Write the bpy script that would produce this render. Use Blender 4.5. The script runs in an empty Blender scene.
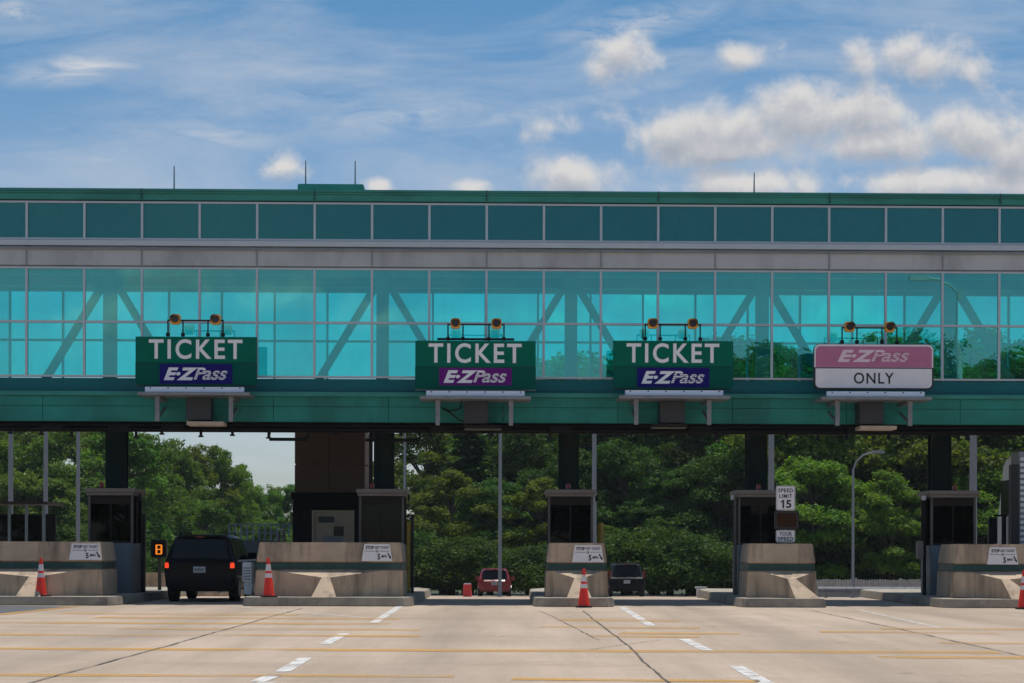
import bpy, bmesh, math, random
import numpy as np
from mathutils import Vector, Matrix
rnd = random.Random(7)
scene = bpy.context.scene
C = scene.collection
R = math.radians
CAMH = 1.36
F = 2000.0
def PX(px, D): return (px-512.0)*D/F
def PZ(py, D): return CAMH+(550.0-py)*D/F
GZ0 = 57.5
def ground_z(y):
    if y <= GZ0: return 0.0
    if y <= 105: return -(y-GZ0)*0.0232
    if y <= 150: return -1.102-(y-105)*0.02
    return -2.0

# ------------------------------------------------------------------ materials
def newmat(name):
    m = bpy.data.materials.new(name); m.use_nodes = True
    nt = m.node_tree; nt.nodes.clear()
    out = nt.nodes.new('ShaderNodeOutputMaterial')
    return m, nt, out
def N(nt, t, **kw):
    n = nt.nodes.new(t)
    for k, v in kw.items(): setattr(n, k, v)
    return n
def noise(nt, scale, detail=4, rough=.55, coord=None, stretch=None, dim=None):
    n = N(nt, 'ShaderNodeTexNoise'); n.inputs['Scale'].default_value = scale
    n.inputs['Detail'].default_value = detail; n.inputs['Roughness'].default_value = rough
    tc = coord
    if tc is None:
        tc = N(nt, 'ShaderNodeTexCoord').outputs['Object']
    if stretch:
        mp = N(nt, 'ShaderNodeMapping'); mp.inputs['Scale'].default_value = stretch
        nt.links.new(tc, mp.inputs[0]); tc = mp.outputs[0]
    nt.links.new(tc, n.inputs['Vector'])
    return n.outputs[0]
def ramp(nt, src, stops):
    r = N(nt, 'ShaderNodeValToRGB'); cr = r.color_ramp
    while len(cr.elements) < len(stops): cr.elements.new(.5)
    for e, (p, c) in zip(cr.elements, stops):
        e.position = p; e.color = (*c, 1) if len(c) == 3 else c
    nt.links.new(src, r.inputs[0]); return r.outputs[0]
def mixc(nt, a, b, f, mode='MIX'):
    m = N(nt, 'ShaderNodeMix', data_type='RGBA', blend_type=mode)
    for s, v in ((m.inputs[6], a), (m.inputs[7], b), (m.inputs[0], f)):
        if isinstance(v, (int, float)): s.default_value = v
        elif isinstance(v, tuple): s.default_value = (*v, 1)
        else: nt.links.new(v, s)
    return m.outputs[2]
def math_(nt, op, a, b=None, c=None, clamp=False):
    m = N(nt, 'ShaderNodeMath', operation=op); m.use_clamp = clamp
    for i, v in enumerate((a, b, c)):
        if v is None: continue
        if isinstance(v, (int, float)): m.inputs[i].default_value = v
        else: nt.links.new(v, m.inputs[i])
    return m.outputs[0]
def bump(nt, h, strength=.3, dist=.02):
    b = N(nt, 'ShaderNodeBump'); b.inputs['Strength'].default_value = strength
    b.inputs['Distance'].default_value = dist
    nt.links.new(h, b.inputs['Height']); return b.outputs[0]
def pbr(name, col, rough=.6, metal=0, var=.25, scale=3, stretch=None, dirt=None, spec=.5, bmp=0, emit=None, es=0, coat=0):
    m, nt, out = newmat(name)
    p = N(nt, 'ShaderNodeBsdfPrincipled')
    nz = noise(nt, scale, 6, .6, stretch=stretch)
    lo = tuple(c*(1-var) for c in col); hi = tuple(min(1, c*(1+var)) for c in col)
    c = ramp(nt, nz, [(.3, lo), (.7, hi)])
    if dirt:
        nz2 = noise(nt, scale*.35, 7, .7, stretch=dirt[1])
        f = ramp(nt, nz2, [(.48, (0,0,0)), (.68, (dirt[2],)*3)])
        c = mixc(nt, c, dirt[0], f)
    nt.links.new(c, p.inputs['Base Color'])
    rr = ramp(nt, nz, [(.3, (max(0, rough-.08),)*3), (.7, (min(1, rough+.08),)*3)])
    nt.links.new(rr, p.inputs['Roughness'])
    p.inputs['Metallic'].default_value = metal
    p.inputs['Specular IOR Level'].default_value = spec
    if coat: p.inputs['Coat Weight'].default_value = coat
    if bmp: nt.links.new(bump(nt, noise(nt, scale*9, 5, .7), bmp), p.inputs['Normal'])
    if emit:
        p.inputs['Emission Color'].default_value = (*emit, 1); p.inputs['Emission Strength'].default_value = es
    nt.links.new(p.outputs[0], out.inputs[0])
    return m
M = {}
M['conc'] = pbr('concrete_weathered', (.50,.375,.265), .85, var=.18, scale=1.6, dirt=((.15,.115,.085),(3.5,3.5,.35),.9), bmp=.35)
M['kerb'] = pbr('kerb_concrete', (.34,.30,.24), .88, var=.2, scale=2.5, dirt=((.12,.11,.095),(1,1,1),.8), bmp=.4)
M['tower'] = pbr('tower_panel', (.105,.078,.065), .8, spec=.2, var=.12, scale=1.2, dirt=((.08,.07,.06),(3,3,.4),.6))
M['stripe'] = pbr('green_stripe_paint', (.006,.055,.05), .5, var=.25, scale=3, dirt=((.16,.17,.15),(1,1,1),.35))
M['beam'] = pbr('green_beam_paint', (.030,.245,.200), .6, spec=.2, var=.2, scale=.7, stretch=(1,1,2.5), dirt=((.02,.12,.10),(2.2,1,.5),.7))
M['teal'] = pbr('teal_band_paint', (.006,.135,.155), .5, spec=.2, var=.12, scale=.5)
M['roofgreen'] = pbr('roof_fascia_green', (.05,.275,.235), .6, spec=.2, var=.12, scale=.7, stretch=(1,1,6), dirt=((.02,.09,.075),(1,1,4),.5))
M['fascia'] = pbr('grey_fascia_panel', (.50,.52,.53), .6, spec=.3, var=.07, scale=.6, dirt=((.14,.14,.145),(1.5,1.5,.6),.6))
M['alu'] = pbr('mullion_aluminium', (.52,.56,.60), .38, metal=.25, var=.06, scale=2)
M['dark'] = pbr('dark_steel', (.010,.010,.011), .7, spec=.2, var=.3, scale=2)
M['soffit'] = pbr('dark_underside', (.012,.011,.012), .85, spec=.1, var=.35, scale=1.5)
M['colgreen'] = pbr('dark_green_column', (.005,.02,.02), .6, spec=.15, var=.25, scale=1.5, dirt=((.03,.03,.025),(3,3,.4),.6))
M['bronze'] = pbr('bronze_frame', (.02,.015,.013), .6, spec=.2, var=.2, scale=3)
M['boothpost'] = pbr('booth_grey_post', (.12,.11,.10), .6, spec=.2, var=.15, scale=3)
M['boothroof'] = pbr('booth_roof_metal', (.19,.155,.135), .6, var=.15, scale=3)
M['boothpanel'] = pbr('booth_lower_panel', (.10,.14,.165), .55, var=.15, scale=1.5)
M['interior'] = pbr('interior_paint', (.40,.42,.40), .7, var=.08, scale=1)
M['inwhite'] = pbr('truss_paint', (.34,.40,.38), .6, var=.08, scale=1)
M['tan'] = pbr('tan_steel_door', (.42,.35,.25), .6, var=.12, scale=2, dirt=((.2,.16,.12),(2,2,.5),.5))
M['signgreen'] = pbr('sign_green_sheeting', (.001,.145,.095), .7, spec=.06, var=.07, scale=2)
M['signgreen2'] = pbr('sign_green_lower_panel', (.001,.095,.07), .7, spec=.06, var=.07, scale=2)
M['signwhite'] = pbr('sign_white_sheeting', (.78,.77,.80), .5, var=.04, scale=4)
M['navy'] = pbr('sign_navy_panel', (.008,.004,.15), .6, spec=.15, var=.06, scale=3)
M['purple'] = pbr('sign_purple_panel', (.14,.006,.19), .6, spec=.15, var=.06, scale=3)
M['pink'] = pbr('sign_faded_pink', (.50,.18,.31), .6, spec=.2, var=.07, scale=2, dirt=((.62,.26,.40),(1,1,1),.5))
M['letter'] = pbr('white_letter_sheeting', (.86,.85,.87), .5, var=.04, scale=6)
M['letterpink'] = pbr('pale_letter_sheeting', (.80,.62,.70), .5, var=.04, scale=6)
M['black'] = pbr('black_paint', (.012,.012,.014), .5, var=.2, scale=4)
M['lampstrip'] = pbr('fluorescent_housing', (.78,.85,1.0), .35, var=.05, scale=3)
M['galv'] = pbr('galvanised_steel', (.24,.25,.27), .5, metal=.45, var=.2, scale=5)
M['plate'] = pbr('pale_access_plate', (.52,.42,.33), .6, var=.12, scale=4)
M['box'] = pbr('dark_equipment_box', (.035,.04,.05), .55, var=.15, scale=4)
M['sigyellow'] = pbr('signal_yellow_housing', (.85,.40,.03), .4, var=.15, scale=8)
M['lens'] = pbr('dark_signal_lens', (.035,.012,.006), .15, var=.2, scale=8)
M['yellow'] = pbr('bollard_yellow', (.50,.33,.04), .55, var=.2, scale=5, dirt=((.08,.06,.03),(2,2,2),.8))
M['cone'] = pbr('cone_orange_red', (.80,.03,.010), .45, var=.1, scale=8, dirt=((.45,.05,.02),(1,1,1),.5))
M['collar'] = pbr('reflective_collar', (.72,.66,.66), .4, var=.1, scale=12)
M['rubber'] = pbr('black_rubber', (.018,.018,.018), .8, var=.2, scale=8)
M['post'] = pbr('light_pole_grey', (.19,.21,.24), .6, metal=.1, var=.1, scale=2, stretch=(1,1,.3))
M['carblack'] = pbr('black_car_paint', (.003,.004,.005), .45, spec=.13, var=.1, scale=2, coat=.10)
M['carred'] = pbr('red_car_paint', (.20,.004,.012), .3, var=.1, scale=2, coat=.3)
M['cardark'] = pbr('charcoal_car_paint', (.004,.005,.008), .45, spec=.15, var=.1, scale=2, coat=.05)
M['carglass'] = pbr('dark_car_glass', (.004,.006,.008), .15, var=.1, scale=2, spec=.25)
M['trim'] = pbr('black_trim_plastic', (.008,.008,.009), .7, spec=.2, var=.1, scale=5)
M['rim'] = pbr('wheel_alloy', (.45,.45,.47), .35, metal=.8, var=.1, scale=5)
M['tail'] = pbr('lit_tail_lamp', (.5,.02,.01), .3, var=.05, scale=5, emit=(1,.06,.012), es=1.05)
M['tailoff'] = pbr('red_tail_lens', (.22,.008,.014), .25, var=.1, scale=5)
M['plateno'] = pbr('number_plate', (.45,.48,.50), .5, var=.1, scale=20)
M['amber'] = pbr('lit_amber_display', (.3,.1,.01), .5, var=.05, scale=5, emit=(1,.27,.02), es=.85)
M['redlamp'] = pbr('red_beacon_glass', (.22,.008,.012), .2, var=.1, scale=8)
M['whitemetal'] = pbr('white_painted_metal', (.66,.68,.70), .45, var=.12, scale=6, dirt=((.4,.42,.44),(1,1,1),.6))
M['silver'] = pbr('silver_ribbed_sheet', (.30,.36,.40), .35, metal=.5, var=.15, scale=3)
M['redplastic'] = pbr('red_barrel_plastic', (.62,.04,.03), .5, var=.1, scale=5)
M['bark'] = pbr('bark', (.075,.06,.045), .9, var=.3, scale=6, stretch=(1,1,.3))
M['greywall'] = pbr('grey_far_wall', (.25,.27,.29), .8, var=.15, scale=.8)
M['fencewood'] = pbr('weathered_grey_fence', (.34,.335,.32), .85, var=.2, scale=2, stretch=(3,3,.5))
M['asphalt'] = pbr('asphalt_patch', (.085,.09,.10), .9, var=.15, scale=4, bmp=.4)

def leaf_mat(name, c1, c2, tr=.42):
    m, nt, out = newmat(name)
    oi = N(nt, 'ShaderNodeObjectInfo')
    nz = noise(nt, .55, 5, .6)
    c = ramp(nt, nz, [(.32, c1), (.66, c2)])
    hsv = N(nt, 'ShaderNodeHueSaturation')
    nt.links.new(math_(nt, 'MULTIPLY_ADD', oi.outputs['Random'], .05, .475), hsv.inputs['Hue'])
    nt.links.new(math_(nt, 'MULTIPLY_ADD', oi.outputs['Random'], .5, .75), hsv.inputs['Value'])
    nt.links.new(c, hsv.inputs['Color'])
    d = N(nt, 'ShaderNodeBsdfPrincipled'); d.inputs['Roughness'].default_value = .65
    d.inputs['Specular IOR Level'].default_value = .12
    nt.links.new(hsv.outputs[0], d.inputs['Base Color'])
    t = N(nt, 'ShaderNodeBsdfTranslucent')
    nt.links.new(mixc(nt, hsv.outputs[0], (1.5,1.5,.55), 1.0, 'MULTIPLY'), t.inputs[0])
    mx = N(nt, 'ShaderNodeMixShader'); mx.inputs[0].default_value = tr
    nt.links.new(d.outputs[0], mx.inputs[1]); nt.links.new(t.outputs[0], mx.inputs[2])
    nt.links.new(mx.outputs[0], out.inputs[0]); return m
M['leaf'] = leaf_mat('broadleaf_foliage', (.034,.092,.018), (.135,.215,.032), .36)
M['leafbright'] = leaf_mat('fresh_foliage', (.045,.105,.018), (.165,.24,.032), .40)
M['leafdark'] = leaf_mat('shade_darkened_foliage', (.018,.052,.014), (.080,.150,.026), .32)  # darker leaf copy, deep shade of the tree belt put into its colour
M['needle'] = leaf_mat('conifer_foliage', (.022,.050,.018), (.05,.085,.025), .3)

def glass(name, refl_t, trans_t, fac, wav=.12, rough=0.0, dark=None, dfac=0):
    m, nt, out = newmat(name)
    oi = N(nt, 'ShaderNodeObjectInfo').outputs['Random']
    tcn = N(nt, 'ShaderNodeTexCoord').outputs['Object']
    sh = N(nt, 'ShaderNodeVectorMath', operation='ADD'); nt.links.new(tcn, sh.inputs[0])
    cm = N(nt, 'ShaderNodeCombineXYZ'); nt.links.new(math_(nt, 'MULTIPLY', oi, 40), cm.inputs[1]); nt.links.new(cm.outputs[0], sh.inputs[1])
    film = noise(nt, .8, 6, .65, coord=sh.outputs[0], stretch=(1.6,1,.5))
    pv = math_(nt, 'MULTIPLY_ADD', oi, .26, .84)
    tr = N(nt, 'ShaderNodeBsdfTransparent')
    nt.links.new(mixc(nt, mixc(nt, trans_t, tuple(c*.86 for c in trans_t), film), pv, 1.0, 'MULTIPLY'), tr.inputs[0])
    gl = N(nt, 'ShaderNodeBsdfGlossy'); gl.inputs['Color'].default_value = (*refl_t, 1); gl.inputs['Roughness'].default_value = rough
    nb = bump(nt, noise(nt, .7, 1, .4, coord=sh.outputs[0]), wav, .02)
    nt.links.new(nb, gl.inputs['Normal'])
    mx = N(nt, 'ShaderNodeMixShader'); mx.inputs[0].default_value = fac
    nt.links.new(tr.outputs[0], mx.inputs[1]); nt.links.new(gl.outputs[0], mx.inputs[2])
    last = mx.outputs[0]
    df = N(nt, 'ShaderNodeBsdfDiffuse'); m2 = N(nt, 'ShaderNodeMixShader')
    if dark:
        nt.links.new(mixc(nt, ramp(nt, film, [(.3, tuple(c*.7 for c in dark)), (.7, dark)]), pv, 1.0, 'MULTIPLY'), df.inputs[0]); m2.inputs[0].default_value = dfac
    else:        # thin pale green film in random patches over the glass
        df.inputs[0].default_value = (.34,.58,.52,1)
        nt.links.new(math_(nt, 'MULTIPLY', ramp(nt, film, [(.42, (0,0,0)), (.75, (1,1,1))]), dfac or .10), m2.inputs[0])
    nt.links.new(last, m2.inputs[1]); nt.links.new(df.outputs[0], m2.inputs[2]); last = m2.outputs[0]
    nt.links.new(last, out.inputs[0]); return m
M['glass'] = glass('teal_tinted_glass', (.27,.88,.84), (.03,.95,.95), .34, .16, dfac=.13)
M['spandrel'] = glass('dark_teal_spandrel_glass', (.13,.50,.50), (0,0,0), .52, .05, .10, (.02,.11,.11), .48)
M['rearglass'] = glass('rear_tinted_glass', (.2,.6,.6), (.62,.97,.95), .12, .05)
M['boothglass'] = glass('booth_dark_glass', (.25,.23,.22), (.10,.08,.07), .07, .02, dfac=.01)

# road concrete
def road_mat():
    m, nt, out = newmat('road_concrete')
    p = N(nt, 'ShaderNodeBsdfPrincipled')
    tc = N(nt, 'ShaderNodeTexCoord').outputs['Object']
    big = noise(nt, .14, 5, .6, coord=tc)
    c = ramp(nt, big, [(.3, (.38,.295,.228)), (.7, (.51,.402,.315))])
    st = noise(nt, .5, 6, .65, coord=tc, stretch=(2.2,.16,1))
    c = mixc(nt, c, (.30,.24,.175), ramp(nt, st, [(.42, (0,0,0)), (.70, (.75,)*3)]))
    sp = noise(nt, 7, 8, .75, coord=tc)
    c = mixc(nt, c, (.22,.18,.14), ramp(nt, sp, [(.58, (0,0,0)), (.72, (.4,)*3)]))
    sp2 = noise(nt, 45, 3, .7, coord=tc)
    c = mixc(nt, c, ramp(nt, sp2, [(.3, (.75,)*3), (.7, (1.15,)*3)]), 1.0, 'MULTIPLY')
    # slab joints every 4.6 m across, wheel paths
    sx = N(nt, 'ShaderNodeSeparateXYZ'); nt.links.new(tc, sx.inputs[0])
    yy = math_(nt, 'DIVIDE', sx.outputs[1], 4.6)
    fr = math_(nt, 'ABSOLUTE', math_(nt, 'SUBTRACT', math_(nt, 'FRACT', yy), .5))
    j = math_(nt, 'LESS_THAN', fr, .003)
    c = mixc(nt, c, (.14,.11,.09), math_(nt, 'MULTIPLY', j, .45))
    # oil-darkened strip mid-lane
    xx = math_(nt, 'FRACT', math_(nt, 'DIVIDE', math_(nt, 'ADD', sx.outputs[0], 3.5), 5.05))
    d = math_(nt, 'ABSOLUTE', math_(nt, 'SUBTRACT', xx, .5))
    o = math_(nt, 'SUBTRACT', 1, math_(nt, 'MULTIPLY', d, 5), clamp=True)
    o = math_(nt, 'MULTIPLY', o, math_(nt, 'MULTIPLY', noise(nt, .8, 5, .7, coord=tc, stretch=(1,.2,1)), .75), clamp=True)
    c = mixc(nt, c, (.21,.17,.135), o)
    sm = noise(nt, .33, 7, .7, coord=tc, stretch=(.6,1.2,1))
    c = mixc(nt, c, (.25,.20,.16), ramp(nt, sm, [(.54, (0,0,0)), (.60, (.30,)*3), (.78, (.55,)*3)]))
    dr = noise(nt, 2.4, 3, .5, coord=tc)
    c = mixc(nt, c, (.12,.10,.085), ramp(nt, dr, [(.70, (0,0,0)), (.75, (.7,)*3)]))
    nt.links.new(c, p.inputs['Base Color']); p.inputs['Roughness'].default_value = .85
    p.inputs['Specular IOR Level'].default_value = .3
    nt.links.new(bump(nt, sp2, .25, .01), p.inputs['Normal'])
    nt.links.new(p.outputs[0], out.inputs[0]); return m
M['road'] = road_mat()
def paint_mat(name, col, lo=.36, hi=.56, keep=.92, sc=2.2, st=(1,1,1)):
    m, nt, out = newmat(name)
    p = N(nt, 'ShaderNodeBsdfPrincipled'); p.inputs['Roughness'].default_value = .7
    tc = N(nt, 'ShaderNodeTexCoord').outputs['Object']
    c = ramp(nt, noise(nt, 5, 5, .7, coord=tc), [(.3, tuple(x*.8 for x in col)), (.7, col)])
    nt.links.new(c, p.inputs['Base Color'])
    t = N(nt, 'ShaderNodeBsdfTransparent')
    f = ramp(nt, noise(nt, sc, 7, .75, coord=tc, stretch=st), [(lo, (0,0,0)), (hi, (keep,)*3)])
    mx = N(nt, 'ShaderNodeMixShader'); nt.links.new(f, mx.inputs[0])
    nt.links.new(t.outputs[0], mx.inputs[1]); nt.links.new(p.outputs[0], mx.inputs[2])
    nt.links.new(mx.outputs[0], out.inputs[0]); return m
M['pwhite'] = paint_mat('white_road_paint', (.72,.70,.68), .34, .52, .92)
M['pfaint'] = paint_mat('faint_white_road_paint', (.75,.72,.68), .3, .6, .7)
M['pyellow'] = paint_mat('yellow_road_paint', (.62,.33,.06), .32, .58, .80, 1.1, (.5,1,1))
M['pyfaint'] = paint_mat('faint_yellow_road_paint', (.62,.34,.08), .38, .62, .72, 1.0, (.35,1,1))
M['crack'] = pbr('crack_sealant', (.11,.09,.075), .8, var=.3, scale=4)
def grass_mat():
    m, nt, out = newmat('grass_ground')
    p = N(nt, 'ShaderNodeBsdfPrincipled'); p.inputs['Roughness'].default_value = .9
    c = ramp(nt, noise(nt, .5, 8, .7), [(.3, (.02,.035,.012)), (.7, (.05,.07,.02))])
    nt.links.new(c, p.inputs['Base Color']); nt.links.new(p.outputs[0], out.inputs[0]); return m
M['grass'] = grass_mat()

# ------------------------------------------------------------------ mesh helpers
class MB:
    def __init__(s): s.v = []; s.f = []; s.mi = []
    def add(s, vs, fs, mi=0):
        b = len(s.v); s.v += [tuple(v) for v in vs]; s.f += [tuple(b+i for i in f) for f in fs]; s.mi += [mi]*len(fs); return s
    def box(s, x0, x1, y0, y1, z0, z1, mi=0):
        return s.add([(x0,y0,z0),(x1,y0,z0),(x1,y1,z0),(x0,y1,z0),(x0,y0,z1),(x1,y0,z1),(x1,y1,z1),(x0,y1,z1)],
            [(0,3,2,1),(4,5,6,7),(0,1,5,4),(1,2,6,5),(2,3,7,6),(3,0,4,7)], mi)
    def bar(s, a, b, w, h=None, mi=0, up=(0,1,0)):
        a = Vector(a); b = Vector(b); d = (b-a).normalized(); h = h or w
        u = d.cross(Vector(up)); u = u.normalized() if u.length > 1e-4 else Vector((1,0,0)); v = d.cross(u).normalized()
        vs = []
        for p in (a, b):
            for su, sv in ((-1,-1),(1,-1),(1,1),(-1,1)): vs.append(p+u*w/2*su+v*h/2*sv)
        return s.add(vs, [(0,1,2,3),(7,6,5,4),(0,4,5,1),(1,5,6,2),(2,6,7,3),(3,7,4,0)], mi)
    def tube(s, pts, r, n=10, mi=0, caps=True):
        pts = [Vector(p) for p in pts]; rs = r if isinstance(r, (list, tuple)) else [r]*len(pts)
        vs = []; fs = []
        for i, p in enumerate(pts):
            d = (pts[min(i+1, len(pts)-1)]-pts[max(i-1, 0)]).normalized()
            u = d.cross(Vector((0,1,0)));
            if u.length < 1e-3: u = d.cross(Vector((1,0,0)))
            u.normalize(); w = d.cross(u)
            for k in range(n):
                a = 2*math.pi*k/n; vs.append(p+(u*math.cos(a)+w*math.sin(a))*rs[i])
        for i in range(len(pts)-1):
            for k in range(n):
                fs.append((i*n+k, i*n+(k+1)%n, (i+1)*n+(k+1)%n, (i+1)*n+k))
        if caps: fs += [tuple(range(n))[::-1], tuple((len(pts)-1)*n+k for k in range(n))]
        return s.add(vs, fs, mi)
    def prism_xz(s, poly, y0, y1, mi=0):
        n = len(poly)
        vs = [(x,y0,z) for x,z in poly]+[(x,y1,z) for x,z in poly]
        fs = [tuple(range(n)), tuple(range(2*n-1, n-1, -1))]+[(i, n+i, n+(i+1)%n, (i+1)%n) for i in range(n)]
        return s.add(vs, fs, mi)
    def prism_xy(s, poly, z0, z1, mi=0, top=None):
        n = len(poly); top = top or poly
        vs = [(x,y,z0) for x,y in poly]+[(x,y,z1) for x,y in top]
        fs = [tuple(range(n))[::-1], tuple(range(n, 2*n))]+[(i, (i+1)%n, n+(i+1)%n, n+i) for i in range(n)]
        return s.add(vs, fs, mi)
    def build(s, name, mat, parent=None, bevel=0, smooth=False, seg=2):
        me = bpy.data.meshes.new(name); me.from_pydata(s.v, [], s.f)
        for mm in (mat if isinstance(mat, (list, tuple)) else [mat]): me.materials.append(mm)
        for p, i in zip(me.polygons, s.mi): p.material_index = i
        bm = bmesh.new(); bm.from_mesh(me)
        bmesh.ops.recalc_face_normals(bm, faces=bm.faces)
        if bevel:
            ed = [e for e in bm.edges if len(e.link_faces) == 2 and e.calc_face_angle(0) > .5]
            bmesh.ops.bevel(bm, geom=ed, offset=bevel, segments=seg, affect='EDGES', clamp_overlap=True)
        if smooth:
            for f in bm.faces: f.smooth = True
        bm.to_mesh(me); bm.free()
        if smooth:
            try: me.set_sharp_from_angle(angle=R(38))
            except Exception: pass
        o = bpy.data.objects.new(name, me); C.objects.link(o)
        if parent: o.parent = parent
        return o
def tag(o, label=None, cat=None, group=None, kind=None):
    if label: o['label'] = label
    if cat: o['category'] = cat
    if group: o['group'] = group
    if kind: o['kind'] = kind
    return o
def thing(name, label, cat, loc=(0,0,0), rz=0, group=None):
    o = bpy.data.objects.new(name, None); C.objects.link(o)
    o.location = loc; o.rotation_euler = (0,0,rz); o.empty_display_size = .3
    return tag(o, label, cat, group)
def copy_tree(o, parent=None):
    c = o.copy(); C.objects.link(c)
    if parent: c.parent = parent
    for ch in list(KIDS.get(o.name, [])) or [x for x in bpy.data.objects if x.parent == o]:
        copy_tree(ch, c)
    return c
KIDS = {}
def text(name, s, mat, parent, cx, cz, w, h, y, bold=.02, shear=0, depth=.006, spc=1.0):
    cu = bpy.data.curves.new(name, 'FONT'); cu.body = s; cu.size = 1; cu.offset = bold; cu.shear = shear
    cu.extrude = .004; cu.space_character = spc; cu.resolution_u = 6
    ob = bpy.data.objects.new(name+'_src', cu); C.objects.link(ob)
    dg = bpy.context.evaluated_depsgraph_get(); dg.update()
    me = bpy.data.meshes.new_from_object(ob.evaluated_get(dg)); me.name = name
    bpy.data.objects.remove(ob); bpy.data.curves.remove(cu)
    co = np.zeros(len(me.vertices)*3); me.vertices.foreach_get('co', co); co = co.reshape(-1,3)
    mn = co.min(0); mx = co.max(0); sc = (mx-mn)
    X = (co[:,0]-(mn[0]+mx[0])/2)/sc[0]*w+cx
    Z = (co[:,1]-(mn[1]+mx[1])/2)/sc[1]*h+cz
    Y = y-(co[:,2]-mn[2])/max(sc[2],1e-6)*depth
    me.vertices.foreach_set('co', np.stack([X,Y,Z],1).ravel()); me.update()
    me.materials.clear(); me.materials.append(mat)
    o = bpy.data.objects.new(name, me); C.objects.link(o)
    if parent: o.parent = parent
    return o

# ------------------------------------------------------------------ ground
g = MB()
ys = [-400,-60,0,GZ0,105,150,260,600,3000]; xs = [-3000,-200,-60,0,60,200,3000]
vs = [(x,y,ground_z(y)) for y in ys for x in xs]; nx = len(xs)
fs = [(j*nx+i, j*nx+i+1, (j+1)*nx+i+1, (j+1)*nx+i) for j in range(len(ys)-1) for i in range(nx-1)]
g.add(vs, fs); tag(g.build('ground', M['grass']), kind='structure')
g = MB()
rl = [(-45,-30),(-45,GZ0),(-24,112),(-20,112)]
pts = [(-60,-50),(60,-50),(60,GZ0),(-60,GZ0)]
g.add([(-60,-50,.004),(60,-50,.004),(60,GZ0,.004),(-60,GZ0,.004)], [(0,1,2,3)])
g.add([(-60,GZ0,.004),(60,GZ0,.004),(26,105,ground_z(105)+.006),(-22,105,ground_z(105)+.006)], [(0,1,2,3)])
g.add([(-22,105,ground_z(105)+.006),(26,105,ground_z(105)+.006),(20,128,ground_z(128)+.006),(-14,128,ground_z(128)+.006)], [(0,1,2,3)])
tag(g.build('road', M['road']), kind='structure')
def gp(px, py):                       # road point seen at a pixel of the flat apron
    D = CAMH*F/(py-550.0); return (PX(px, D), D)
def marking(name, mat, quads, z=.009):
    b = MB()
    for q in quads: b.add([(x,y,z) for x,y in q], [(0,1,2,3)])
    return tag(b.build(name, mat), kind='structure')
def seg(a, b, w):
    a = Vector(a); b = Vector(b); d = (b-a).normalized(); n = Vector((-d.y, d.x))*w/2
    return [tuple(a-n), tuple(b-n), tuple(b+n), tuple(a+n)]
quads = []
for a, b in (((400,607),(374,623.5)), ((345,634.5),(325,645)), ((306,659),(283,673)), ((276,676),(258,683)),
             ((622,607),(652,626)), ((684,639),(709,651)), ((736,666),(768,684))):
    quads.append(seg(gp(*a), gp(*b), .17))
quads.append(seg(gp(268,683), gp(225,712), .17)); quads.append(seg(gp(800,704), gp(840,730), .17))
marking('lane_marking', M['pwhite'], quads)
marking('faint_marking', M['pfaint'], [seg(gp(232,607.5), gp(365,618.5), .13), seg(gp(688,607), gp(765,612), .12), seg(gp(858,609), gp(940,627), .13), seg(gp(1010,613), gp(1075,618), .15)])
yq = []; yf = []
for y, lst in ((676.5, ((-400,455),)), (650, ((-500,1000),)), (656.5, ((880,1500),)), (679.5,((512,760),))):
    for a, b in lst:
        (yq).append(seg(gp(a,y), gp(b,y+ (1.6 if b > 600 else .6)), 2.4*(CAMH*F/(y-550))**2/(CAMH*F)))
for y, a, b in ((619,95,400),(624,-200,390),(630,120,420),(636,-300,420),(620,560,680),(627,540,700),(633,620,740),(628,880,1200),(636,590,700),(631.5,820,1000),(642,940,1100),(615,60,300)):
    (yf).append(seg(gp(a,y), gp(b,y+.8), 1.9*(CAMH*F/(y-550))**2/(CAMH*F)))
marking('yellow_rumble_line', M['pyellow'], yq); marking('worn_yellow_line', M['pyfaint'], yf, .010)
marking('asphalt_patch', M['asphalt'], [[gp(-700,618), gp(-60,621), gp(78,608), gp(-100,606.6)]], .008)
marking('yellow_edge_line', M['pyellow'], [seg(gp(-60,623), gp(80,607.6), .28)], .013)
# cracks: wobbly strips
def crack(a, b, w=.045, n=60, seed=1):
    rr = random.Random(seed); a = Vector(gp(*a)); b = Vector(gp(*b)); q = []; off = 0; prev = None
    d = (b-a).normalized(); nn = Vector((-d.y, d.x))
    vs = []; fs = []
    for i in range(n+1):
        p = a+(b-a)*i/n; off = off*.93+rr.uniform(-.010,.010); ww = w*rr.uniform(.35,1.1)
        vs += [(*(p+nn*(off-ww/2)), .014), (*(p+nn*(off+ww/2)), .014)]
    for i in range(n): fs.append((2*i, 2*i+2, 2*i+3, 2*i+1))
    return vs, fs
cb = MB()
for i, (a, b, w) in enumerate((((303,609),(22,688),.035), ((583,611),(692,700),.032), ((812,610),(1100,672),.035), ((540,611),(600,640),.02), ((660,640),(590,650),.02))):
    cb.add(*crack(a, b, w, 70, i+1))
tag(cb.build('pavement_crack', M['crack']), kind='structure')

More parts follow.
